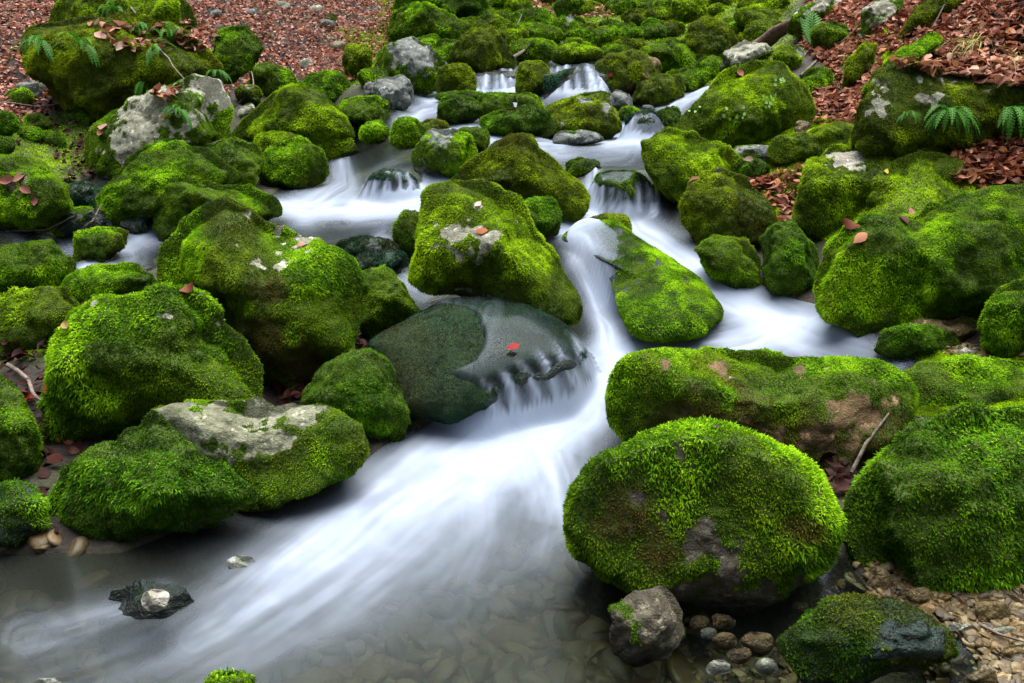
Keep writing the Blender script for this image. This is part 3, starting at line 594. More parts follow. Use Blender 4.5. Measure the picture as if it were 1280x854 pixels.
B(MB_, 'low dark mossy ledge under the notched boulder', '752;49;806;66', cover=1.0, pal='olive')
B(MB_, 'moss cushion with a leafless gap above the right upper fall', '750;57;788;74', cover=1.0)
B(MB_, 'mossy boulder at the lip of the right upper fall', '690;56;752;80', cover=1.0, pal='yellow', base=(705,80))
B(MB_, 'dark sided mossy boulder under the stream gap', '799;27;832;52', cover=1.0, pal='deep')
B(MB_, 'mossy boulder with a dark cleft left of the stream gap', '636;50;696;78', cover=1.0, nf=7)
B(MB_, 'pair topped mossy boulder in the upper stream bed', '634;29;702;56', cover=1.0, nf=6)
B(MB_, 'upper mossy boulder with a pale nose under the leaf patch', '686;19;732;50', cover=1.0, mat='grey', bare=[(711,24,5)])
B(MB_, 'mossy boulder directly below the tree foot', '638;11;688;36', cover=1.0)
B(MB_, 'small pale green mossy stone below the tree foot', '616;14;642;32', cover=.85, mat='grey')
B(MB_, 'little dark moss stone next to the pale green one', '604;14;624;28', cover=1.0)
B(MB_, 'long mossy ledge running down from the leaf bank', '484,42 492,14 520,6 560,20 590,30 588,46 550,52 510,50', cover=1.0, base=(540,54))
B(MB_, 'mossy ledge continuing below the long one toward the falls', '570;20;642;48', cover=1.0, pal='yellow')
B(MB_, 'dark mossy outcrop at the top edge behind the long ledge', '494,10 500,-12 560,-20 600,-6 610,10 580,22 530,14', cover=1.0, pal='deep', base=(560,26))
B(MB_, 'mossy hump between the long ledge and the flat grey capped boulder', '508;30;552;52', cover=1.0)
for bb, l in (('808;8;850;32', 'mossy boulder under the far cascade'), ('840;0;884;26', 'mossy boulder right of the far cascade'), ('898;26;940;52', 'mossy boulder above the pale speckled rock'), ('922;6;990;36', 'broad mossy rock heap left of the slanting pale rimmed rock'),
              ('932;26;986;60', 'dark topped mossy boulder behind the fallen log'), ('776;10;816;34', 'mossy boulder left of the far cascade'), ('812;28;856;48', 'flat mossy boulder in the upper bed beside the tall one'), ('912;44;950;62', 'low moss rock over the pale speckled one')):
    B(MB_, l, bb, cover=1.0, pal=('green', 'olive', 'yellow')[len(l) % 3])
# far boulders of the upper bed, too alike to tell apart
rr = np.random.default_rng(3)
for i in range(46):
    if i < 26: cx = rr.uniform(730, 985); cy = rr.uniform(-8, 14)
    elif i < 36: cx = rr.uniform(560, 720); cy = rr.uniform(-6, 12)
    else: cx = rr.uniform(600, 920); cy = rr.uniform(30, 66)
    w = rr.uniform(9, 22); h = w * rr.uniform(.45, .75)
    B(MB_, 'one of many small far mossy boulders heaped along the top of the stream bed', '%g;%g;%g;%g' % (cx - w, cy - h, cx + w, cy + h), cover=1.0, pal=('green', 'olive', 'yellow')[i % 3], group='small far mossy boulders')
# stones lying in the leaf banks
for bb, l, mt in (('344;2;364;16', 'pale bluish stone among the red leaves, topmost of the bank stones', 'pale'), ('386;6;406;20', 'pale stone in the red leaves beside a mossy clod', 'pale'), ('308;10;322;22', 'grey stone in the red leaves nearest the fluffy topped block', 'grey'),
                  ('376;74;388;90', 'upright pale stone in red leaves above the broad boulder', 'pale'), ('396;26;420;36', 'flat grey stone low in the red leaves', 'grey'), ('262;12;276;22', 'small stone at the back edge of the huge fern boulder', 'grey'), ('418;54;430;66', 'pinkish pale stone by the upright mossy boulder', 'tan'),
                  ('408;18;422;30', 'small mossy clod in the red leaves', 'moss')):
    B('bank_stone', l, bb, mat=mt, cover=.9 if mt == 'moss' else .12, cat='stone')
# ------------------------------------------------------------------ water sheet
STROKES = """
770,465,25,.85 700,505,40,1 630,540,48,1 565,580,62,.98 490,640,76,.85 400,710,86,.62 310,770,84,.36 200,830,65,.18 60,880,70,.10
730,515,40,.9 675,560,46,.75 695,610,44,.5 710,665,30,.2 640,720,50,.06
640,545,30,.8 600,610,36,.4 600,680,44,.16 560,760,50,.06
785,266,28,.9 800,288,24,.9 850,322,26,1 900,362,34,1 960,395,44,1 1010,415,38,.95 1060,435,32,.65 1120,452,24,.3
1000,405,28,.8 940,430,36,.75 860,440,38,.5 790,442,34,.9 755,455,30,.95 710,500,36,1
712,280,14,.4 722,325,17,.6 745,370,22,.8 763,410,22,.9 768,440,28,.9
565,238,26,1 515,256,20,.95 450,262,20,.7 390,264,16,.6 345,260,12,.5
425,200,14,.5 430,232,22,.55 380,262,26,.75 340,258,10,.6
525,235,14,.8 500,252,14,1 445,260,16,.8
738,215,10,.6 742,245,14,.9 745,272,14,.9 700,286,16,.5
700,190,40,.3 770,182,40,.25
860,150,10,.6 805,173,14,.9 760,178,18,.5
580,90,5,.9 560,106,9,1 538,121,11,1
538,124,18,.7 575,128,26,.4 530,140,16,.6 505,156,16,.8 510,170,14,.5
570,160,10,.7 600,170,12,.95 625,178,16,.8 700,182,20,.5
598,122,8,.5 592,140,8,.8 590,155,9,.7
885,112,10,.8 845,130,13,.8 818,150,14,.8 785,160,10,.9 800,172,12,.9
690,74,26,.35 725,63,20,.35
740,56,7,.5 765,47,8,.6 800,37,7,.7 830,18,8,.5
525,350,16,.35 560,376,26,.22 600,392,26,.10
215,275,8,.6 190,292,20,.7 160,305,30,.35 60,300,40,.3
160,320,20,.3 110,335,12,.8 92,350,9,.9
480,300,16,.3 478,325,18,.55 495,345,14,.5 540,365,24,.35
30,800,40,.2 140,765,20,.25 200,745,20,.3
430,650,34,.4 320,730,34,.2 240,800,34,.1
640,560,100,.26 540,660,120,.20 400,770,110,.07 200,860,100,.04
700,560,56,.3 690,640,50,.22 670,720,50,.04
702,282,16,.5 732,298,24,.6 748,330,22,.65 760,372,20,.7
640,118,30,.7 620,122,20,.5
720,116,30,.7 690,118,20,.5
"""
FALLS = """
560,372,26,.10 535,432,34,.20 520,450,30,.05|7
610,385,24,.10 590,440,30,.16 588,470,20,.05|6
600,470,5,.05 613,488,7,.6 622,520,10,.9|2.5
622,458,5,.05 636,478,7,.8 648,514,11,.95|2.5
644,448,5,.05 660,468,6,.65 676,508,11,.95|2.5
668,436,5,.08 684,458,8,.85 704,502,12,.95|2.5
690,426,5,.08 706,450,7,.75 730,494,12,.95|2.5
714,420,5,.1 728,445,7,.85 754,484,12,.95|2.5
600,90,4,.5 599,116,6,.8|1.5
608,88,4,.85 607,116,6,.9|1.5
619,86,3,.5 619,116,4,.8|1.2
628,85,4,.8 629,116,5,.9|1.5
638,85,3,.7 640,116,5,.9|1.2
647,86,3,.8 650,117,5,.9|1.2
690,86,4,.8 688,115,6,.9|1.5
698,85,3,.9 697,115,5,.95|1.2
708,85,4,.9 708,115,6,.95|1.5
722,86,3,.4 723,114,4,.6|1.2
736,85,5,.8 742,114,7,.9|1.5
748,85,4,.9 755,114,6,.9|1.5
462,226,4,.5 456,246,6,.9|2
472,220,4,.7 466,246,6,.9|2
484,217,4,.6 483,246,7,.9|2
498,217,3,.35 500,246,5,.8|2
510,218,4,.35 516,246,6,.9|2
744,214,6,.7 741,264,9,.95|2
754,224,3,.4 752,262,5,.8|1.6
765,232,3,.3 764,262,5,.85|1.6
774,236,3,.3 774,262,4,.8|1.6
785,236,3,.3 786,262,5,.85|1.6
798,232,3,.4 799,262,5,.85|1.6
812,226,6,.5 816,264,9,.9|2
790,145,6,.5 788,168,8,.8|2
"""
# water sliding over the wet rocks follows their real surface
HB = np.full((NV, NU), -9.0)
for V, poly in DRAPES:
    T1 = np.full((NV, NU), -9.0)
    j = np.round((np.log(np.maximum(V[:, 1], .81)) - V0) / (V1 - V0) * (NV - 1)).astype(int); i = np.round((V[:, 0] / V[:, 1] - U0) / (U1 - U0) * (NU - 1)).astype(int)
    ok = (i >= 0) & (i < NU) & (j >= 0) & (j < NV); np.maximum.at(T1, (j[ok], i[ok]), V[ok, 2])
    for _ in range(2):
        T2 = T1.copy()
        for ax, sh_ in ((0, 1), (0, -1), (1, 1), (1, -1)): T2 = np.where(T1 < -8, np.maximum(T2, np.roll(T1, sh_, ax)), T2)
        T1 = T2
    has = T1 > -8
    T1 = np.where(has, T1, WATER)
    T1 = np.maximum(blur(np.maximum(T1, WATER), 2.2), WATER)
    qx, qy = project(np.stack([GX, GY, T1], -1).reshape(-1, 3)); ins = in_poly(qx, qy, poly).reshape(NV, NU)
    wgt = blur((ins & has).astype(float), 3.5)
    WATER = np.maximum(WATER, np.where(wgt > .02, WATER + (T1 - .014 + .024 * sstep(.3, .95, wgt + .3 * GN) - WATER) * sstep(.05, .4, wgt), WATER))
qk = MB > .3
Pw = np.stack([GX, GY, WATER], -1)
wpx, wpy = project(Pw[qk]); foam = np.zeros(len(wpx))
def stroke(spec, streak, contrast):
    global foam
    s = [tuple(map(float, t.split(','))) for t in spec.split()]
    best = np.full(len(wpx), 1e9); bf = np.zeros(len(wpx)); bs = np.zeros(len(wpx)); bt = np.zeros(len(wpx)); acc = 0
    for (x0, y0, w0, a0), (x1, y1, w1, a1) in zip(s, s[1:]):
        dx, dy = x1 - x0, y1 - y0; L = math.hypot(dx, dy)
        k = np.clip(((wpx - x0) * dx + (wpy - y0) * dy) / (L * L), 0, 1)
        ex = wpx - x0 - k * dx; ey = wpy - y0 - k * dy; d = np.hypot(ex, ey); w = w0 + k * (w1 - w0)
        r = d / w; m = r < best
        sg = np.sign(ex * dy - ey * dx)
        best = np.where(m, r, best); bf = np.where(m, (a0 + k * (a1 - a0)), bf); bs = np.where(m, acc + k * L, bs); bt = np.where(m, sg * d, bt); acc += L
    f = bf * np.exp(-1.35 * best ** 1.9)
    q = np.stack([bt / streak, bs / (streak * 9), np.full(len(bt), s[0][0])], -1)
    n = .6 * vnoise(q) + .4 * vnoise(q * 2.3)
    f = f * np.clip(1 + contrast * n * (1.15 - .5 * bf), 0, 1.4)
    foam = 1 - (1 - foam) * (1 - np.clip(f, 0, .97))
for l in STROKES.strip().split('\n'):
    wmax = max(float(t.split(',')[2]) for t in l.split()); stroke(l, max(2.2, wmax * .2), .6)
top = in_poly(wpx, wpy, P2('470,424 540,372 600,366 651,384 700,402 738,444 712,450 690,460 660,470 636,480 612,492 590,484 500,444'))
gap = in_poly(wpx, wpy, P2('612,490 636,479 660,469 690,459 712,450 740,444 752,470 716,490 680,502 640,513 612,518'))
foam = np.where(top, .07 * foam, np.where(gap, .35 * foam, foam))
for pl, fc in (('592,78 656,78 656,112 592,112', .15), ('680,78 760,78 760,112 680,112', .15), ('450,208 530,208 524,240 456,240', .25), ('738,208 822,208 822,254 738,254', .2), ('784,138 828,138 828,166 784,166', .4)):
    foam = np.where(in_poly(wpx, wpy, P2(pl)), fc * foam, foam)
for l in FALLS.strip().split('\n'):
    a, b = l.split('|'); stroke(a, float(b), 1.25)
low = sstep(520, 640, wpy) * (1 - sstep(700, 1000, wpx))
ripple = .5 + .5 * fbm(np.stack([wpx / 26, wpy / 15, 0 * wpx], -1), 3)
foam = np.clip(foam ** 1.25 * (.80 + .26 * ripple), 0, .95)
clear = (1 - sstep(700, 780, wpx) * sstep(560, 640, wpy))
foam *= np.where(wpy > 600, .15 + .85 * clear, 1)
murk = np.clip(.50 * clear * sstep(500, 580, wpy) + .02, 0, 1)
FO = np.zeros((NV, NU)); FO[qk] = foam; MU = np.zeros((NV, NU)); MU[qk] = murk
und = vnoise(np.stack([GX.ravel() * 5, GY.ravel() * 5, GX.ravel() * 0], -1)).reshape(NV, NU)
WZ = WATER + .02 * und * FO + .010 * FO - .02 * (1 - sstep(.3, .5, MB))
q = grid_faces(NV, NU); keep = qk.ravel()[q].all(1)
Vw, Fw, fo, mu = compact(np.stack([GX, GY, WZ], -1).reshape(-1, 3), q[keep], FO.ravel(), MU.ravel())
water = make_mesh('water', Vw, Fw, M['water'], attrs={'foam': fo, 'murk': mu}); water['kind'] = 'structure'

# ---- pebbles one can point at, bottom right corner
PEB = [(1102,728,19,'tan','rounded greenish tan pebble nearest the shaggy boulder'), (1149,746,24,'tan','broad tan pebble in the middle of the gravel'), (1180,741,14,'tan','smooth tan pebble right of the broad one'),
 (1243,764,30,'tan','largest brown flat pebble of the gravel patch'), (1202,784,19,'pale','cream pebble below the broad tan ones'), (1222,780,13,'tan','ochre pebble beside the cream one'), (1254,790,20,'pale','flat cream pebble partly under a thin twig'),
 (1228,846,26,'tan','mossy green pebble at the bottom edge of the gravel'), (1270,815,22,'tan','brown pebble cut by the right frame edge'), (906,775,17,'tan','squared olive pebble under the speckled boulder'), (877,777,11,'tan','small square pebble at the shadow of the speckled boulder'),
 (887,790,9,'pale','small pale pebble under the small square one'), (898,832,18,'white','bright white pebble in the clear shallow'), (906,800,15,'tan','ochre wet pebble between the two white ones'), (946,803,20,'tan','large dim pebble sunk in the shallow'),
 (925,818,14,'tan','olive pebble sunk beside the large dim one'), (960,832,12,'pale','pale sunken pebble next to the wet mossy rock'), (1208,440,14,'white','whitish stone by the flat mossy stone on the right shore'), (1232,448,12,'tan','brown stone by the whitish one on the right shore'),
 (1255,440,15,'wet','dark mossy stone on the right shore'), (1000,757,10,'tan','ochre pebble in the dark gap between speckled and shaggy boulder')]
for x, y, r_, mt, l in PEB:
    r_ *= .85
    B('pebble', l, '%g;%g;%g;%g' % (x - r_, y - r_ * .62, x + r_, y + r_ * .62), mat=mt, cover=.05 if mt != 'wet' else .5, cat='pebble', nf=12, p=2.6, rough=.08, zoff=-.004, dens=.3, k=.1, ratio=.6, sharp=40)

def sample_poly(poly, n, G):
    A = in_poly(PXG, PYG, P2(poly) if isinstance(poly, str) else poly)
    j, i = np.nonzero(A)
    if len(j) == 0: return np.zeros((0, 3))
    w = GY[j, i] ** 2; w = w / w.sum()
    s = rng.choice(len(j), n, p=w); fu = rng.uniform(0, 1, n); fv = rng.uniform(0, 1, n)
    v = V0 + (j[s] + fv) / (NV - 1) * (V1 - V0); u = U0 + (i[s] + fu) / (NU - 1) * (U1 - U0)
    y = np.exp(v); x = u * y
    return np.stack([x, y, bil(G, x, y)], -1)

def rand_rot(n):
    q = rng.normal(size=(n, 4)); q /= np.linalg.norm(q, axis=1, keepdims=True); w, x, y, z = q.T
    return np.stack([1 - 2 * (y * y + z * z), 2 * (x * y - z * w), 2 * (x * z + y * w), 2 * (x * y + z * w), 1 - 2 * (x * x + z * z), 2 * (y * z - x * w),
                     2 * (x * z - y * w), 2 * (y * z + x * w), 1 - 2 * (x * x + y * y)], -1).reshape(n, 3, 3)
def yaw_tilt(n, tilt):
    a = rng.uniform(0, 6.283, n); t = rng.normal(0, tilt, n); b = rng.normal(0, tilt, n)
    ca, sa = np.cos(a), np.sin(a); cb, sb = np.cos(b), np.sin(b); ct, st = np.cos(t), np.sin(t); Z = np.zeros(n); O_ = np.ones(n)
    Rz = np.stack([ca, -sa, Z, sa, ca, Z, Z, Z, O_], -1).reshape(n, 3, 3); Rx = np.stack([O_, Z, Z, Z, ct, -st, Z, st, ct], -1).reshape(n, 3, 3)
    Ry = np.stack([cb, Z, sb, Z, O_, Z, -sb, Z, cb], -1).reshape(n, 3, 3)
    return Rz @ Rx @ Ry

def stones(name, P, rad, label, cat, mat='stone_c', lev=3, smooth=True, flat=.6, colors=None, lift=.3):
    dirs, faces = ico(lev); n = len(P)
    ncut = 5 if smooth else 9
    sc = np.stack([rad * rng.uniform(.8, 1.4, n), rad * rng.uniform(.7, 1.1, n), rad * rng.uniform(.4, .75, n) * flat / .6], -1)
    base = np.repeat(dirs[None], n, 0)
    pl = rng.normal(size=(n, ncut, 3)); pl /= np.linalg.norm(pl, axis=2, keepdims=True)
    for k in range(ncut):
        dp = (base * pl[:, k][:, None]).sum(-1); ex = np.maximum(dp - rng.uniform(.55, .85, n)[:, None], 0); base = base - ex[..., None] * pl[:, k][:, None]
    V = np.einsum('nij,nvj->nvi', yaw_tilt(n, .35), base * sc[:, None]) + P[:, None]
    V[..., 2] += (sc[:, 2] * lift)[:, None]
    Fc = faces[None] + (np.arange(n) * len(dirs))[:, None, None]
    o = make_mesh(name, V.reshape(-1, 3), Fc.reshape(-1, 3), M[mat], cols=np.repeat(colors, len(dirs), 0), smooth=smooth); tag(o, label, cat, kind='stuff'); return o
def stone_col_mat():
    m, ns, ln = nt('mixed_pebbles'); out = N(ns, 'ShaderNodeOutputMaterial'); b = N(ns, 'ShaderNodeBsdfPrincipled')
    at = N(ns, 'ShaderNodeAttribute', attribute_name='col'); n = noise_tex(ns, ln, 60, 5, .7)
    ln.new(mixc(ns, ln, .6, at.outputs['Color'], ramp(ns, ln, n, [(.35, (.45, .45, .42)), (.65, (1.15, 1.15, 1.1))]), 'MULTIPLY'), b.inputs['Base Color'])
    b.inputs['Roughness'].default_value = .5
    bp = N(ns, 'ShaderNodeBump'); bp.inputs['Strength'].default_value = .5; bp.inputs['Distance'].default_value = .006; ln.new(n, bp.inputs['Height']); ln.new(bp.outputs[0], b.inputs['Normal'])
    ln.new(b.outputs[0], out.inputs[0]); return m
M['stone_c'] = stone_col_mat()
STC = np.array([(.34, .30, .20), (.22, .17, .09), (.42, .40, .32), (.15, .12, .06), (.28, .22, .12), (.50, .48, .42), (.12, .11, .07)])
Pp = np.concatenate([sample_poly("1080,712 1290,735 1300,880 1190,880 1165,800 1110,760", 900, GROUND), sample_poly("850,745 1020,735 1030,870 860,880", 420, GROUND), sample_poly("1170,425 1300,440 1300,475 1190,465", 160, GROUND), sample_poly("1030,700 1110,712 1090,760 1010,770", 120, GROUND)])
stones('gravel', Pp, rng.uniform(.006, .02, len(Pp)) , 'loose cream and brown gravel at the shore of the bottom right corner', 'gravel', smooth=False, colors=STC[rng.integers(0, 7, len(Pp))] * rng.uniform(.4, .95, (len(Pp), 1)) * np.array((.62, .50, .28)))
Pb = np.concatenate([sample_poly("-200,690 150,700 450,610 700,560 760,730 880,760 1000,900 -200,1000", 1500, GROUND), sample_poly("330,250 420,210 560,260 500,300 340,300", 60, GROUND), sample_poly("640,175 830,165 830,220 720,210", 40, GROUND),
                     sample_poly("880,420 1120,440 1100,480 800,460", 40, GROUND), sample_poly("-20,290 220,285 200,330 20,330", 50, GROUND), sample_poly("0,640 100,670 120,720 0,760", 40, GROUND)])
bc = np.array([(.10, .08, .03), (.20, .14, .06), (.05, .06, .03), (.26, .22, .12), (.09, .10, .05), (.16, .08, .05)])
Pb[:, 2] -= .012
stones('stream_bed_stones', Pb, rng.uniform(.018, .062, len(Pb)), 'blurred brown and green stones on the stream bed under the water', 'bed stones', colors=np.array((.66, .54, .32)) * (.45 * bc[rng.integers(0, 6, len(Pb))] + .55 * np.array((.12, .10, .055))), flat=.5, lift=.1)

# ------------------------------------------------------------------ surface probes (for leaves, ferns and sprigs lying on things)
bpy.context.view_layer.update()
DG = bpy.context.evaluated_depsgraph_get()
def probe(px, py):
    d = ray(px, py); v = Vector(d).normalized(); o0 = Vector(CAM)
    for _ in range(4):
        ok, loc, nr, fi, ob, mx = scene.ray_cast(DG, o0, v)
        if not ok: return None
        if ob.name.startswith('water'): o0 = loc + v * .003; continue
        return np.array(loc), np.array(nr)
    return None
def probe_down(x, y):
    ok, loc, nr, fi, ob, mx = scene.ray_cast(DG, Vector((x, y, 12)), Vector((0, 0, -1)))
    return (np.array(loc), np.array(nr), ob) if ok else None

# ------------------------------------------------------------------ beech leaves
LV = []
for yy, ww in ((0, 0), (.18, .20), (.42, .30), (.68, .22), (1.0, 0)):
    LV += [(-ww, yy, .10 * ww * 3), (0, yy, 0), (ww, yy, .10 * ww * 3)]
LV = np.array(LV); LV[:, 1] -= .5
LF = []
for k in range(4):
    a = 3 * k; LF += [(a, a + 1, a + 4, a + 3), (a + 1, a + 2, a + 5, a + 4)]
LF = np.array(LF)
LC = np.array([(.28, .115, .07), (.38, .20, .14), (.17, .06, .035), (.46, .29, .21), (.32, .145, .10), (.10, .04, .028), (.36, .16, .07)])
def leaf_verts(n, size, curl):
    V = np.repeat(LV[None], n, 0).copy()
    V[..., 2] *= rng.uniform(-1, 2.5, n)[:, None]
    V[..., 2] += curl * rng.normal(0, 1, n)[:, None] * (V[..., 1] ** 2) * 1.2 + curl * rng.normal(0, .5, n)[:, None] * V[..., 0] * V[..., 1] * 3
    return V * np.asarray(size).reshape(-1, 1, 1)
def litter(name, label, polys, dens, tint=(1, 1, 1), size=.062, on_rocks=True):
    Ps = []
    for p, n in polys: Ps.append(sample_poly(p, n, GROUND))
    P = np.concatenate(Ps); n = len(P)
    P[:, 2] += rng.uniform(.0, .045, n)
    sc = size * rng.uniform(.5, 1.5, n)
    V = np.einsum('nij,nvj->nvi', yaw_tilt(n, .42), leaf_verts(n, sc, .55)) + P[:, None]
    c = LC[rng.integers(0, len(LC), n)] * rng.uniform(.7, 1.25, (n, 1)) * np.array(tint)
    Fc = LF[None] + (np.arange(n) * len(LV))[:, None, None]
    o = make_mesh(name, V.reshape(-1, 3), Fc.reshape(-1, 4), M['leaf'], cols=np.repeat(c, len(LV), 0)); tag(o, label, 'leaf litter', kind='stuff'); return o
litter('leaf_litter', 'thick carpet of pinkish brown beech leaves on the bank behind the fern boulder', [("-260,-60 480,-60 520,0 500,30 470,75 440,105 330,110 200,130 100,130 -20,170 -260,200", 52000)], 1, (1.1, 1.05, 1.15), .043)
litter('leaf_litter', 'red brown beech leaves filling the gully and slope on the right bank', [("1010,-40 1420,-60 1420,80 1230,90 1100,70 1090,140 1060,170 1000,150 1030,90 1000,60", 13000), ("1180,180 1300,180 1300,240 1190,240", 700), ("930,225 1000,215 990,300 930,290", 260)], 1, (.85, .72, .66), .055)
litter('leaf_litter', 'patch of pinkish leaves on the far slope behind the upper stream bed', [("640,-40 800,-40 800,6 760,26 700,22 660,10", 3500)], 1, (1.1, 1.1, 1.2), .06)
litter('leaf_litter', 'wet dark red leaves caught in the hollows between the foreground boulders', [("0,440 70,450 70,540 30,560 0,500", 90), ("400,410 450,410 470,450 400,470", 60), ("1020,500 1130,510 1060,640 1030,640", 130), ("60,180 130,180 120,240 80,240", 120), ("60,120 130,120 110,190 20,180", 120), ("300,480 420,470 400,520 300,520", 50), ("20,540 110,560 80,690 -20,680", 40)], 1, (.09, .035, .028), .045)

def single_leaf(px, py, label, size=.06, colr=(.28, .10, .05), lift=.008, group=None, at=None, yaw=None):
    h = probe(px, py) if at is None else at
    if h is None: return
    P, nr = h
    z = nr / np.linalg.norm(nr); z = z + np.array([0, -.25, .6]); z /= np.linalg.norm(z)
    a = rng.uniform(0, 6.28) if yaw is None else yaw; x = np.cross(z, [math.cos(a), math.sin(a), .1]); x /= np.linalg.norm(x); y = np.cross(z, x)
    V = leaf_verts(1, [size], .5)[0]
    t = np.array([[0, -.5, 0], [.012, -.5, 0], [.012, -.72, .04], [0, -.72, .04]]) * size
    V = np.concatenate([V, t]); Fc = np.concatenate([LF, [[15, 16, 17, 18]]])
    W = V[:, :1] * x + V[:, 1:2] * y + V[:, 2:] * z
    o = make_mesh('fallen_leaf', W, Fc, M['leaf'], cols=np.tile(np.array(colr), (len(W), 1))); o.location = P + z * lift
    tag(o, label, 'leaf', group)
LEAVES = [(1075,298,'pinkish orange leaf lying on the very large low right boulder',.07,(.50,.22,.13)), (602,290,'orange brown leaf near the middle of the pyramid shaped boulder',.055,(.34,.11,.04)), (597,257,'pale leaf scrap near the peak of the pyramid shaped boulder',.04,(.5,.4,.33)),
 (1062,282,'dark red curled leaf in the notch above the very large low boulder',.075,(.16,.04,.025)), (1142,268,'long brown leaf on the ridge of the very large low boulder',.075,(.30,.13,.10)), (1128,275,'dark leaf next to the long brown leaf on the right boulder',.06,(.08,.03,.025)),
 (236,362,'red brown leaf between the tall boulder and the round shaggy one',.05,(.22,.07,.04)), (378,308,'pinkish leaf on the white bare patch of the tall boulder',.045,(.35,.17,.11)), (110,380,'brown leaf at the bare top edge of the round shaggy boulder',.055,(.22,.11,.05)), (86,410,'small tan leaf on the flank of the round shaggy boulder',.045,(.3,.2,.08)),
 (10,227,'brown leaf on the frame edge boulder by the inlet, biggest of its pile',.09,(.26,.11,.08)), (25,223,'pinkish leaf on top of the pile on the frame edge boulder',.09,(.36,.18,.14)), (32,238,'lower single leaf on the frame edge boulder by the inlet',.07,(.24,.10,.07)), (44,252,'lowest dark leaf on the frame edge boulder by the inlet',.06,(.2,.07,.06)),
 (206,145,'upright red brown leaf stuck in a crack of the pale cracked limestone',.09,(.26,.07,.03)), (212,118,'brown leaf on the crest of the pale cracked limestone boulder',.09,(.3,.13,.08)), (130,160,'pinkish leaf on the left shoulder of the cracked limestone boulder',.09,(.4,.25,.18)), (128,168,'brown leaf under the pinkish one on the cracked limestone boulder',.08,(.28,.13,.08)),
 (125,45,'large curled pinkish leaf on the face of the huge fern boulder',.13,(.42,.25,.2)), (150,60,'light leaf between ferns on the huge fern boulder',.1,(.4,.28,.22)), (235,48,'tan leaf near the fluffy topped mossy block',.11,(.4,.25,.15)), (256,48,'brown leaf beside the tan one near the fluffy topped block',.1,(.3,.15,.1)),
 (1107,216,'little yellow leaf on the boulder with the white lichen spot',.04,(.5,.4,.05)), (925,92,'brown leaf scrap on the crest of the clover boulder',.07,(.3,.13,.08)), (762,93,'red leaf clinging to the brown block by the right upper fall',.1,(.3,.08,.04)),
 (1042,748,'dark red leaf floating beside the wet moss capped rock',.05,(.16,.02,.02)), (868,227,'dark red leaf by the end of the long bright topped boulder',.07,(.16,.05,.03)), (935,200,'curved dry leaf at the shore below the clover boulder',.06,(.3,.2,.15)),
 (38,500,'wet red leaf in the hollow left of the round shaggy boulder',.06,(.22,.03,.02)), (60,485,'second wet red leaf, nearest the round shaggy boulder',.055,(.26,.05,.02))]
for px, py, l, s, c in LEAVES: single_leaf(px, py, l, s, c)
h = hit(641, 440, WATER); single_leaf(0, 0, 'bright red leaf stuck on the wet sliding slab above its fall', .05, (.26, .016, .016), .016, at=(h + np.array([0, 0, .01]), np.array([0, -.6, .8])), yaw=.4)
# leaves lying on top of the massive overhanging boulder and the huge fern boulder
for poly, n, lab in (("1110,85 1290,60 1290,115 1200,100 1150,92", 330, 'brown leaves heaped on top of the massive overhanging boulder'), ("110,30 270,25 275,62 200,66 150,62", 130, 'brown leaves caught on top of the huge fern boulder'), ("195,112 222,108 222,122 198,126", 14, 'leaves in the cleft of the cracked limestone boulder')):
    q = P2(poly); xs = [a for a, b in q]; ys = [b for a, b in q]; Vs = []; Cs = []
    for _ in range(n * 3):
        if len(Vs) >= n: break
        px, py = rng.uniform(min(xs), max(xs)), rng.uniform(min(ys), max(ys))
        if not in_poly(np.array([px]), np.array([py]), q)[0]: continue
        h = probe(px, py)
        if h is None or h[1][2] < .12: continue
        V = leaf_verts(1, [.075], .5)[0] @ yaw_tilt(1, .4)[0].T + h[0] + h[1] * rng.uniform(.01, .04); Vs.append(V); Cs.append(np.tile(LC[rng.integers(0, 7)] * rng.uniform(.8, 1.3), (len(LV), 1)))
    if Vs:
        k = len(Vs); o = make_mesh('leaf_litter', np.concatenate(Vs), (LF[None] + (np.arange(k) * len(LV))[:, None, None]).reshape(-1, 4), M['leaf'], cols=np.concatenate(Cs)); tag(o, lab, 'leaf litter', kind='stuff')

# ------------------------------------------------------------------ ferns, clover, grass
def empty(name, P, label, cat, group=None):
    o = bpy.data.objects.new(name, None); COL.objects.link(o); o.location = P; o.empty_display_size = .05; return tag(o, label, cat, group)
def frond_mesh(P0, d0, L, droop, width, col, npin=13):
    """one lobed frond: an arching midrib with paired leaflets"""
    K = npin + 1; t = np.linspace(0, 1, K); step = L / npin
    p = np.zeros(3); d = d0 / np.linalg.norm(d0); C = [p.copy()]; Ds = [d.copy()]
    for k in range(npin):
        d = d + np.array([0, 0, -droop / npin]); d /= np.linalg.norm(d); p = p + d * step; C.append(p.copy()); Ds.append(d.copy())
    C = np.array(C); Ds = np.array(Ds)
    side = np.cross(Ds[0], [0, 0, 1]); side = side / (np.linalg.norm(side) + 1e-6)
    V = []; Fc = []; 
    rw = L * .012
    for k in range(npin):
        b = len(V); V += [C[k] - side * rw, C[k] + side * rw, C[k + 1] + side * rw, C[k + 1] - side * rw]; Fc.append((b, b + 1, b + 2, b + 3))
    for k in range(2, npin + 1):
        w = width * math.sin(math.pi * (.12 + .86 * t[k])) ** .8
        for s in (-1, 1):
            n = np.cross(Ds[k], side) * .15
            o = side * s; b = len(V)
            base = C[k]; tip = base + (o * .93 + Ds[k] * .35 - n * .3) * w
            V += [base - Ds[k] * step * .42, base + o * w * .55 - Ds[k] * step * .30 + Ds[k] * w * .15, tip, base + o * w * .5 + Ds[k] * (step * .35 + w * .2)]
            Fc.append((b, b + 1, b + 2, b + 3))
    return np.array(V), np.array(Fc)
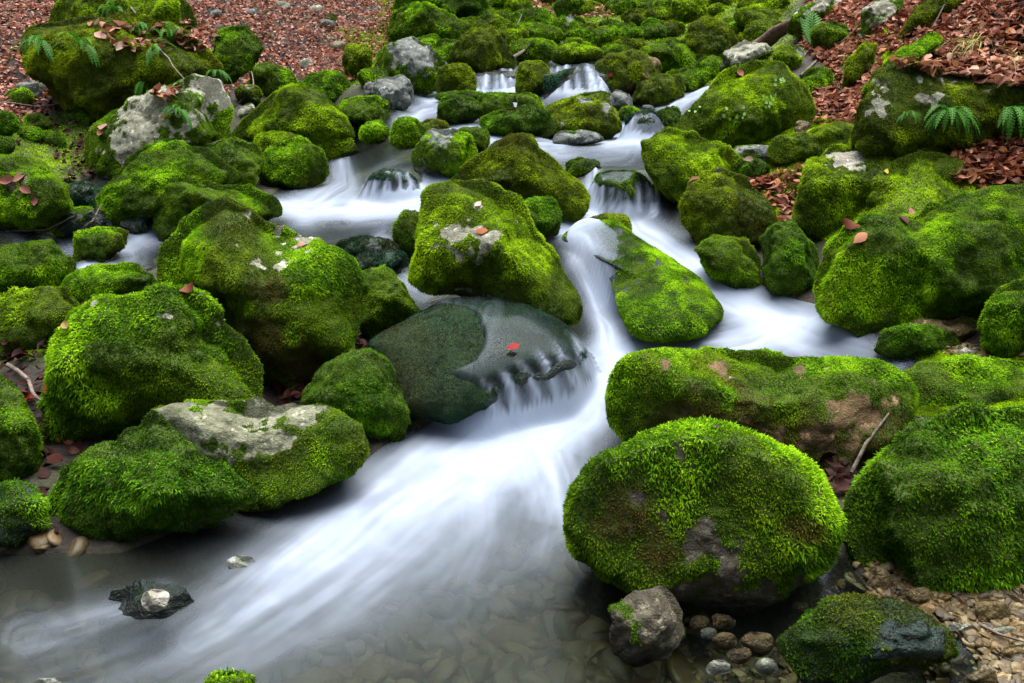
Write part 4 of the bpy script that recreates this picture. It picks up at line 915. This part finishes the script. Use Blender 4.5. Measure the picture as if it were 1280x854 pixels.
def fern(px, py, label, L, nf, spread=1.0, droop=2.6, col=(.045, .18, .014), width=.095, up=.9):
    h = probe(px, py)
    if h is None: return
    P, n = h; n = n / np.linalg.norm(n)
    root = empty('fern', P + n * .01, label, 'fern', 'ferns on the boulders')
    tx = np.cross(n, [0, 0, 1.0]); tx /= np.linalg.norm(tx) + 1e-6; ty = np.cross(tx, n)
    for i in range(nf):
        a = (i + .5) / nf * 2 - 1 + rng.normal(0, .12)
        d = n * rng.uniform(.5, .9) + tx * a * 1.2 * spread + np.array([0, 0, up]) * rng.uniform(.4, 1.1)
        l = L * rng.uniform(.7, 1.1)
        V, Fc = frond_mesh(P, d, l, droop * rng.uniform(.7, 1.3), l * width, col)
        c = np.tile(np.array(col) * rng.uniform(.75, 1.3), (len(V), 1))
        make_mesh('frond', V, Fc, M['fern'], root, cols=c, smooth=False)
FERNS = [(55,58,'fern drooping from the outer corner of the huge boulder',.30,8), (105,62,'drooping fern in the middle of the huge boulder face',.28,5), (175,42,'short upright fern near the crest of the huge boulder',.22,6), (190,68,'tufted fern below the crest of the huge boulder',.22,5), (215,55,'broad fern spreading under the top leaves of the huge boulder',.30,7),
 (183,100,'lowest fern hanging on the shaded side of the huge boulder',.20,5), (272,92,'thin fern at the base of the fluffy topped block',.18,4), (225,140,'small curled fern growing in the cracked limestone boulder',.20,7), (213,176,'fern at the foot of the cracked limestone boulder',.22,8), (145,15,'fern at the top edge of the moss crest',.22,5),
 (1184,142,'large hanging fern in the middle of the massive overhanging boulder',.20,15), (1132,146,'thin creeping fern on the pale side of the massive overhanging boulder',.10,6), (1256,140,'long hanging fern at the end of the massive overhanging boulder near the frame',.22,14)]
for px, py, l, L, n in FERNS: fern(px, py, l, L * .95, n + 9, 1.1)
fern(1014, 60, 'young pale green fern leaf beside the fallen log', .26, 3, .5, .5, (.16, .36, .12), .35, 1.2)
def sprig(px, py, label, n, r):
    h = probe(px, py)
    if h is None: return
    P, nr = h; root = empty('clover_sprig', P, label, 'plant', 'clover sprigs on the smooth boulder')
    tx = np.cross(nr, [0, 0, 1.0]); tx /= np.linalg.norm(tx); ty = np.cross(nr, tx)
    t = np.linspace(0, 2 * math.pi, 9)[:-1]
    for i in range(n):
        o = (tx * rng.normal(0, r) + ty * rng.normal(0, r * .7)) + nr * rng.uniform(.02, .035); s = rng.uniform(.007, .012)
        e = nr + rng.normal(0, .3, 3); e /= np.linalg.norm(e); a = np.cross(e, [1, 0, .2]); a /= np.linalg.norm(a); b = np.cross(e, a)
        V = np.array([o + (a * math.cos(q) + b * math.sin(q)) * s * (1 + .15 * math.cos(2 * q)) for q in t] + [o - nr * .003]); Fc = [(k, (k + 1) % 8, 8) for k in range(8)]
        make_mesh('leaf_blade', V, Fc, M['fern'], root, cols=np.tile(np.array((.22, .42, .12)) * rng.uniform(.8, 1.4), (9, 1)))
sprig(970, 105, 'upper clover sprig on the very big smooth boulder', 7, .03); sprig(958, 127, 'middle clover sprig, the fullest on the smooth boulder', 10, .04); sprig(925, 145, 'lower clover sprig on the smooth boulder', 7, .035); sprig(872, 143, 'faint small clover sprig near the left flank of the smooth boulder', 4, .03)
def grass(px, py, label, n, L):
    h = probe(px, py)
    if h is None: return
    P = h[0]; root = empty('grass_tuft', P, label, 'grass'); Vs = []; Fs = []; Cs = []
    for i in range(n):
        a = rng.uniform(0, 6.28); d = np.array([math.cos(a) * .9, math.sin(a) * .6 - .35, rng.uniform(.3, 1.1)]); l = L * rng.uniform(.5, 1.2); p = np.array([rng.normal(0, .05), rng.normal(0, .03), 0]); s = np.cross(d, [.3, .2, 1]); s = s / np.linalg.norm(s) * .0035
        b = len(Vs)
        for k in range(7):
            w = s * (1 - k / 6.2); Vs += [p - w, p + w]; d = d / np.linalg.norm(d) + np.array([0, 0, -.32]); p = p + d / np.linalg.norm(d) * l / 6
        Fs += [(b + 2 * k, b + 2 * k + 1, b + 2 * k + 3, b + 2 * k + 2) for k in range(6)]; Cs += [np.array((.34, .34, .10)) * rng.uniform(.6, 1.2)] * 14
    make_mesh('grass_blades', np.array(Vs), Fs, M['fern'], root, cols=np.array(Cs))
grass(1225, 55, 'yellowing grass tuft hanging over the leafy top of the massive boulder', 70, .28); grass(1272, 78, 'sparser dry grass tuft at the frame edge above the massive boulder', 40, .24)

# ------------------------------------------------------------------ wood: twigs, log, tree
def tube(name, pts_, rad, mat, label=None, cat=None, parent=None, sides=8, wob=.0):
    pts_ = np.array(pts_, float); K = []
    for i in range(len(pts_) - 1):
        for t in np.linspace(0, 1, 6)[:-1]: K.append(pts_[i] * (1 - t) + pts_[i + 1] * t)
    K.append(pts_[-1]); K = np.array(K); n = len(K); rd = np.interp(np.linspace(0, 1, n), np.linspace(0, 1, len(rad)), rad)
    K = K + wob * fbm(K * (3) + 5, 2)[:, None] * np.array([.6, .5, 1])
    V = []; t0 = np.gradient(K, axis=0)
    for i in range(n):
        t = t0[i] / np.linalg.norm(t0[i]); a = np.cross(t, [.31, .2, .93]); a /= np.linalg.norm(a); b = np.cross(t, a)
        for q in range(sides):
            g = 2 * math.pi * q / sides; V.append(K[i] + (a * math.cos(g) + b * math.sin(g)) * rd[i] * (1 + .18 * math.sin(3 * g + i * .4)))
    Fc = [(i * sides + q, i * sides + (q + 1) % sides, (i + 1) * sides + (q + 1) % sides, (i + 1) * sides + q) for i in range(n - 1) for q in range(sides)]
    c0 = K[0].copy(); o = make_mesh(name, np.array(V) - c0, Fc, M[mat], parent); o.location = c0
    return tag(o, label, cat)
def on(px, py, lift=.01):
    h = probe(px, py); return h[0] + np.array([0, -.3, .9]) * lift
TW = [([(1000, 97), (1030, 68), (1062, 46), (1080, 27)], .009, 'long dark twig lying across the red leaf gully'), ([(996, 84), (1012, 62), (1030, 32)], .007, 'thin straw coloured twig beside the young fern'), ([(165, 10), (200, 60), (230, 105)], .007, 'thin dark twig leaning on the huge fern boulder'),
      ([(300, 130), (318, 110), (314, 92)], .008, 'bent grey twig against the mossy boulder under the bank'), ([(0, 131), (50, 136), (80, 132)], .007, 'straight twig across the muddy hollow'), ([(8, 292), (60, 288), (95, 272)], .006, 'curved twig lying in the left pool inlet'),
      ([(100, 290), (118, 278), (128, 258)], .006, 'short twig on the striped wet rock of the inlet'), ([(540, 378), (556, 374), (566, 369)], .004, 'tiny dark twig in the water above the sliding slab'), ([(1225, 775), (1250, 790), (1285, 800)], .004, 'thin pale twig on the gravel of the bottom corner'),
      ([(10, 462), (35, 480), (60, 512)], .008, 'dark stick in the red leaf hollow'), ([(1145, 52), (1165, 38), (1180, 8)], .008, 'bare twig on the upper right leaf slope'), ([(640, 48), (648, 30), (652, 20)], .008, 'thin pale stem standing in the upper stream bed'), ([(592, 20), (600, 8), (618, 4)], .007, 'arched bramble stem near the tree foot'),
      ([(1060, 600), (1080, 560), (1110, 520)], .006, 'dark red stick in the gap beside the flat topped block'), ([(640, 75), (655, 66), (662, 58)], .018, 'dark broken branch over the left upper fall')]
for p, r_, l in TW:
    try: tube('twig', [on(x, y, .015) for x, y in p], [r_, r_ * .8, r_ * .5], 'twig', l, 'twig', wob=.02)
    except Exception: pass
ra, rb = hit(935, 82), hit(1004, 46)
lg = tube('fallen_log', [ra + np.array([0, 0, .10]), .5 * (ra + rb) + np.array([0, 0, .17]), rb + np.array([0, 0, .16])], [.075, .06, .035], 'wood', 'fallen brown log between the mossy boulders of the right bank', 'log', sides=14, wob=.03)
tb = hit(622, 12)
tree = empty('tree', tb, 'foot of a mossy tree trunk at the top edge above the stream bed', 'tree')
def local(o, P): o.location = np.array(o.location) - np.array(P)
tk = tube('trunk', [tb + np.array([0, .3, -.3]), tb + np.array([0, .3, .6]), tb + np.array([.05, .35, 2.2]), tb + np.array([.1, .4, 5.5])], [.36, .24, .20, .12], 'wood', sides=16, wob=.05); tk.parent = tree; local(tk, tb)
Vc = []; 
for i in range(1500):
    d = rng.normal(size=3); d /= np.linalg.norm(d); Vc.append(d * np.array([1.8, 1.8, 1.6]) * rng.uniform(.4, 1) + np.array([.1, .4, 6.2]))
Vc = np.array(Vc); n = len(Vc)
Vl = np.einsum('nij,nvj->nvi', rand_rot(n), leaf_verts(n, np.full(n, .22), .4)) + Vc[:, None]
make_mesh('crown', Vl.reshape(-1, 3), (LF[None] + (np.arange(n) * len(LV))[:, None, None]).reshape(-1, 4), M['leaf'], tree, cols=np.tile(np.array((.06, .10, .02)), (n * len(LV), 1)))

# ------------------------------------------------------------------ moss fronds
def fronds(P, Nr, L, W, cols, droop=.45, spread=.75):
    n = len(P)
    d = Nr * rng.uniform(.35, .9, (n, 1)) + rng.normal(0, spread * .6, (n, 3)); d[:, 2] -= droop * (1.1 - np.clip(Nr[:, 2], 0, 1)); d /= np.linalg.norm(d, axis=1, keepdims=True)
    s = np.cross(d, Nr + rng.normal(0, .3, (n, 3))); s /= np.linalg.norm(s, axis=1, keepdims=True) + 1e-9
    up = np.cross(s, d)
    L = np.asarray(L).reshape(-1, 1); W = np.asarray(W).reshape(-1, 1)
    base = P - Nr * L * .12
    mid = base + d * L * .5 + up * L * .10
    tip = base + d * L + up * L * -.02
    tip[:, 2] -= (L[:, 0] * .15)
    V = np.stack([base, mid - s * W * .5, tip, mid + s * W * .5], 1).reshape(-1, 3)
    Fc = np.arange(4 * n).reshape(n, 4)
    c = np.repeat(cols, 4, 0)
    return V, Fc, c
def moss_cols(P, pal, so, n):
    A = np.array(PAL[pal]); t = .5 + 1.0 * fbm(P * 6 + so, 3) + .75 * fbm(P * 26 + so, 2) + rng.normal(0, .24, n)
    t = np.clip(t, 0, 1)[:, None]
    c = np.where(t < .5, A[0] + (A[1] - A[0]) * t * 2, A[1] + (A[2] - A[1]) * (t * 2 - 1))
    br = sstep(.30, .55, fbm(P * 3.3 + so + 9, 3))[:, None]       # olive-brown older patches
    return c * (1 - .55 * br) + np.array((.085, .062, .012)) * .55 * br
TOT = 0
for b in BLD:
    V, Fc, m = b['V'], b['F'], b['m']
    if m.max() < .3: continue
    A, B_, C = V[Fc[:, 0]], V[Fc[:, 1]], V[Fc[:, 2]]
    cr = np.cross(B_ - A, C - A); ar = np.linalg.norm(cr, axis=1) * .5; nr = cr / (2 * ar[:, None] + 1e-12)
    cen = (A + B_ + C) / 3; mf = m[Fc].mean(1)
    view = CAM - cen; view /= np.linalg.norm(view, axis=1, keepdims=True); fac = (nr * view).sum(1)
    gz = np.maximum(bil(GROUND, cen[:, 0], cen[:, 1]), -9)
    w = ar * sstep(.34, .72, mf + .25 * (rng.uniform(0, 1, len(mf)) - .5)) * np.where(fac > -.35, 1, .12) * (cen[:, 2] > gz - .02) * (np.where(nr[:, 2] < -.75, .3, 1))
    at = w.sum()
    if at <= 0: continue
    d = b['d']; L = max(.0098, (3.0 if d < 4 else 2.3) * d / F) * b['blade']; W = max(.38 * L, 1.15 * d / F)
    if b['px'] < 24: L *= .8
    n = int(min(90000, at / (L * W * .5) * 1.9 * b['dens']))
    if n < 60: continue
    pk = rng.choice(len(w), n, p=w / at); r1 = np.sqrt(rng.uniform(0, 1, n))[:, None]; r2 = rng.uniform(0, 1, n)[:, None]
    P = A[pk] * (1 - r1) + B_[pk] * r1 * (1 - r2) + C[pk] * r1 * r2; Nr = nr[pk]
    c = moss_cols(P, b['pal'], b['so'], n)
    lush = sstep(-.12, .22, fbm(P * 4.6 + b['so'] * 1.7, 3)); c = c * (.62 + .55 * lush)[:, None]      # feathery bright moss among short dark moss
    lv = L * rng.uniform(.6, 1.35, n) * (1 + .5 * fbm(P * 11 + 2, 2)) * (.62 + .62 * lush); 
    wf = np.clip(bil(MB, P[:, 0], P[:, 1]) * 1.4, 0, 1) * (1 - sstep(.01, .09, P[:, 2] - bil(WATER, P[:, 0], P[:, 1])))
    if b['mat'] != 'wet': c = c * (1 - .55 * wf)[:, None]; lv = lv * (1 - .35 * wf)
    for (bx, by, br) in b['brown']:                           # dying rust brown moss
        qx, qy = project(P); bw = np.exp(-((np.hypot(qx - bx, (qy - by) * 1.3) / br) * (1 + .6 * fbm(P * 22, 2))) ** 4) * .85
        c = c * (1 - bw)[:, None] + np.array((.13, .075, .022)) * (bw * rng.uniform(.5, 1.4, n))[:, None]; lv = lv * (1 - .35 * bw)
    O0 = np.array(b['o'].location)
    Vb, Fb, cb = fronds(P, Nr, lv, W * rng.uniform(.7, 1.2, n), c)
    make_mesh('moss', Vb - O0, Fb, M['blade'], b['o'], cols=cb, smooth=False); TOT += n
# moss growing on the ground itself between the boulders
Ps = np.concatenate([sample_poly(p, int(k), GROUND) for p, k in zip(MOSSG, (42000, 60000, 26000, 14000, 16000, 9000, 9000, 30000, 26000))])
keepm = (bil(GM, Ps[:, 0], Ps[:, 1]) > rng.uniform(.25, .6, len(Ps))); Ps = Ps[keepm]; n = len(Ps)
dd = Ps[:, 1]; Lg = np.maximum(.010, 3.6 * dd / F)
Vb, Fb, cb = fronds(Ps + np.array([0, 0, .004]), np.tile(np.array([0, -.2, .98]), (n, 1)), Lg * rng.uniform(.6, 1.3, n), Lg * .42, moss_cols(Ps, 'yellow', np.zeros(3), n))
tag(make_mesh('moss_carpet', Vb, Fb, M['blade'], cols=cb, smooth=False), 'bright moss carpeting the ground between the boulders', 'moss', kind='stuff')
print('FRONDS', TOT, n, 'BOULDERS', len(BLD))

# ------------------------------------------------------------------ light
world = bpy.data.worlds.new('World'); scene.world = world; world.use_nodes = True
wn, wl_ = world.node_tree.nodes, world.node_tree.links; wn.clear()
SUN_EL, SUN_AZ = math.radians(74), math.radians(15)      # high and a little behind the scene
sky = wn.new('ShaderNodeTexSky'); sky.sky_type = 'NISHITA'; sky.sun_disc = False; sky.sun_elevation = SUN_EL; sky.sun_rotation = SUN_AZ
sky.air_density = 1.0; sky.dust_density = 5.0; sky.ozone_density = 1.0
bg = wn.new('ShaderNodeBackground'); bg.inputs['Strength'].default_value = .06; wo = wn.new('ShaderNodeOutputWorld')
wl_.new(sky.outputs[0], bg.inputs[0]); wl_.new(bg.outputs[0], wo.inputs[0])
sl = bpy.data.lights.new('sun', 'SUN'); sl.energy = 1.5; sl.angle = math.radians(65); sl.color = (1, .96, .88)
so_ = bpy.data.objects.new('sun', sl); COL.objects.link(so_)
sd = Vector((math.sin(SUN_AZ) * math.cos(SUN_EL), math.cos(SUN_AZ) * math.cos(SUN_EL), math.sin(SUN_EL)))
so_.rotation_euler = sd.to_track_quat('Z', 'Y').to_euler()
scene.view_settings.view_transform = 'Standard'; scene.view_settings.look = 'None'; scene.view_settings.gamma = 1; scene.view_settings.use_curve_mapping = False
scene.view_settings.exposure = 2.35
scene.render.engine = 'CYCLES'
cy = scene.cycles; cy.use_denoising = True
try: cy.denoiser = 'OPENIMAGEDENOISE'
except Exception: pass
cy.max_bounces = 8; cy.diffuse_bounces = 3; cy.glossy_bounces = 2; cy.transmission_bounces = 3; cy.transparent_max_bounces = 12; cy.sample_clamp_indirect = 6
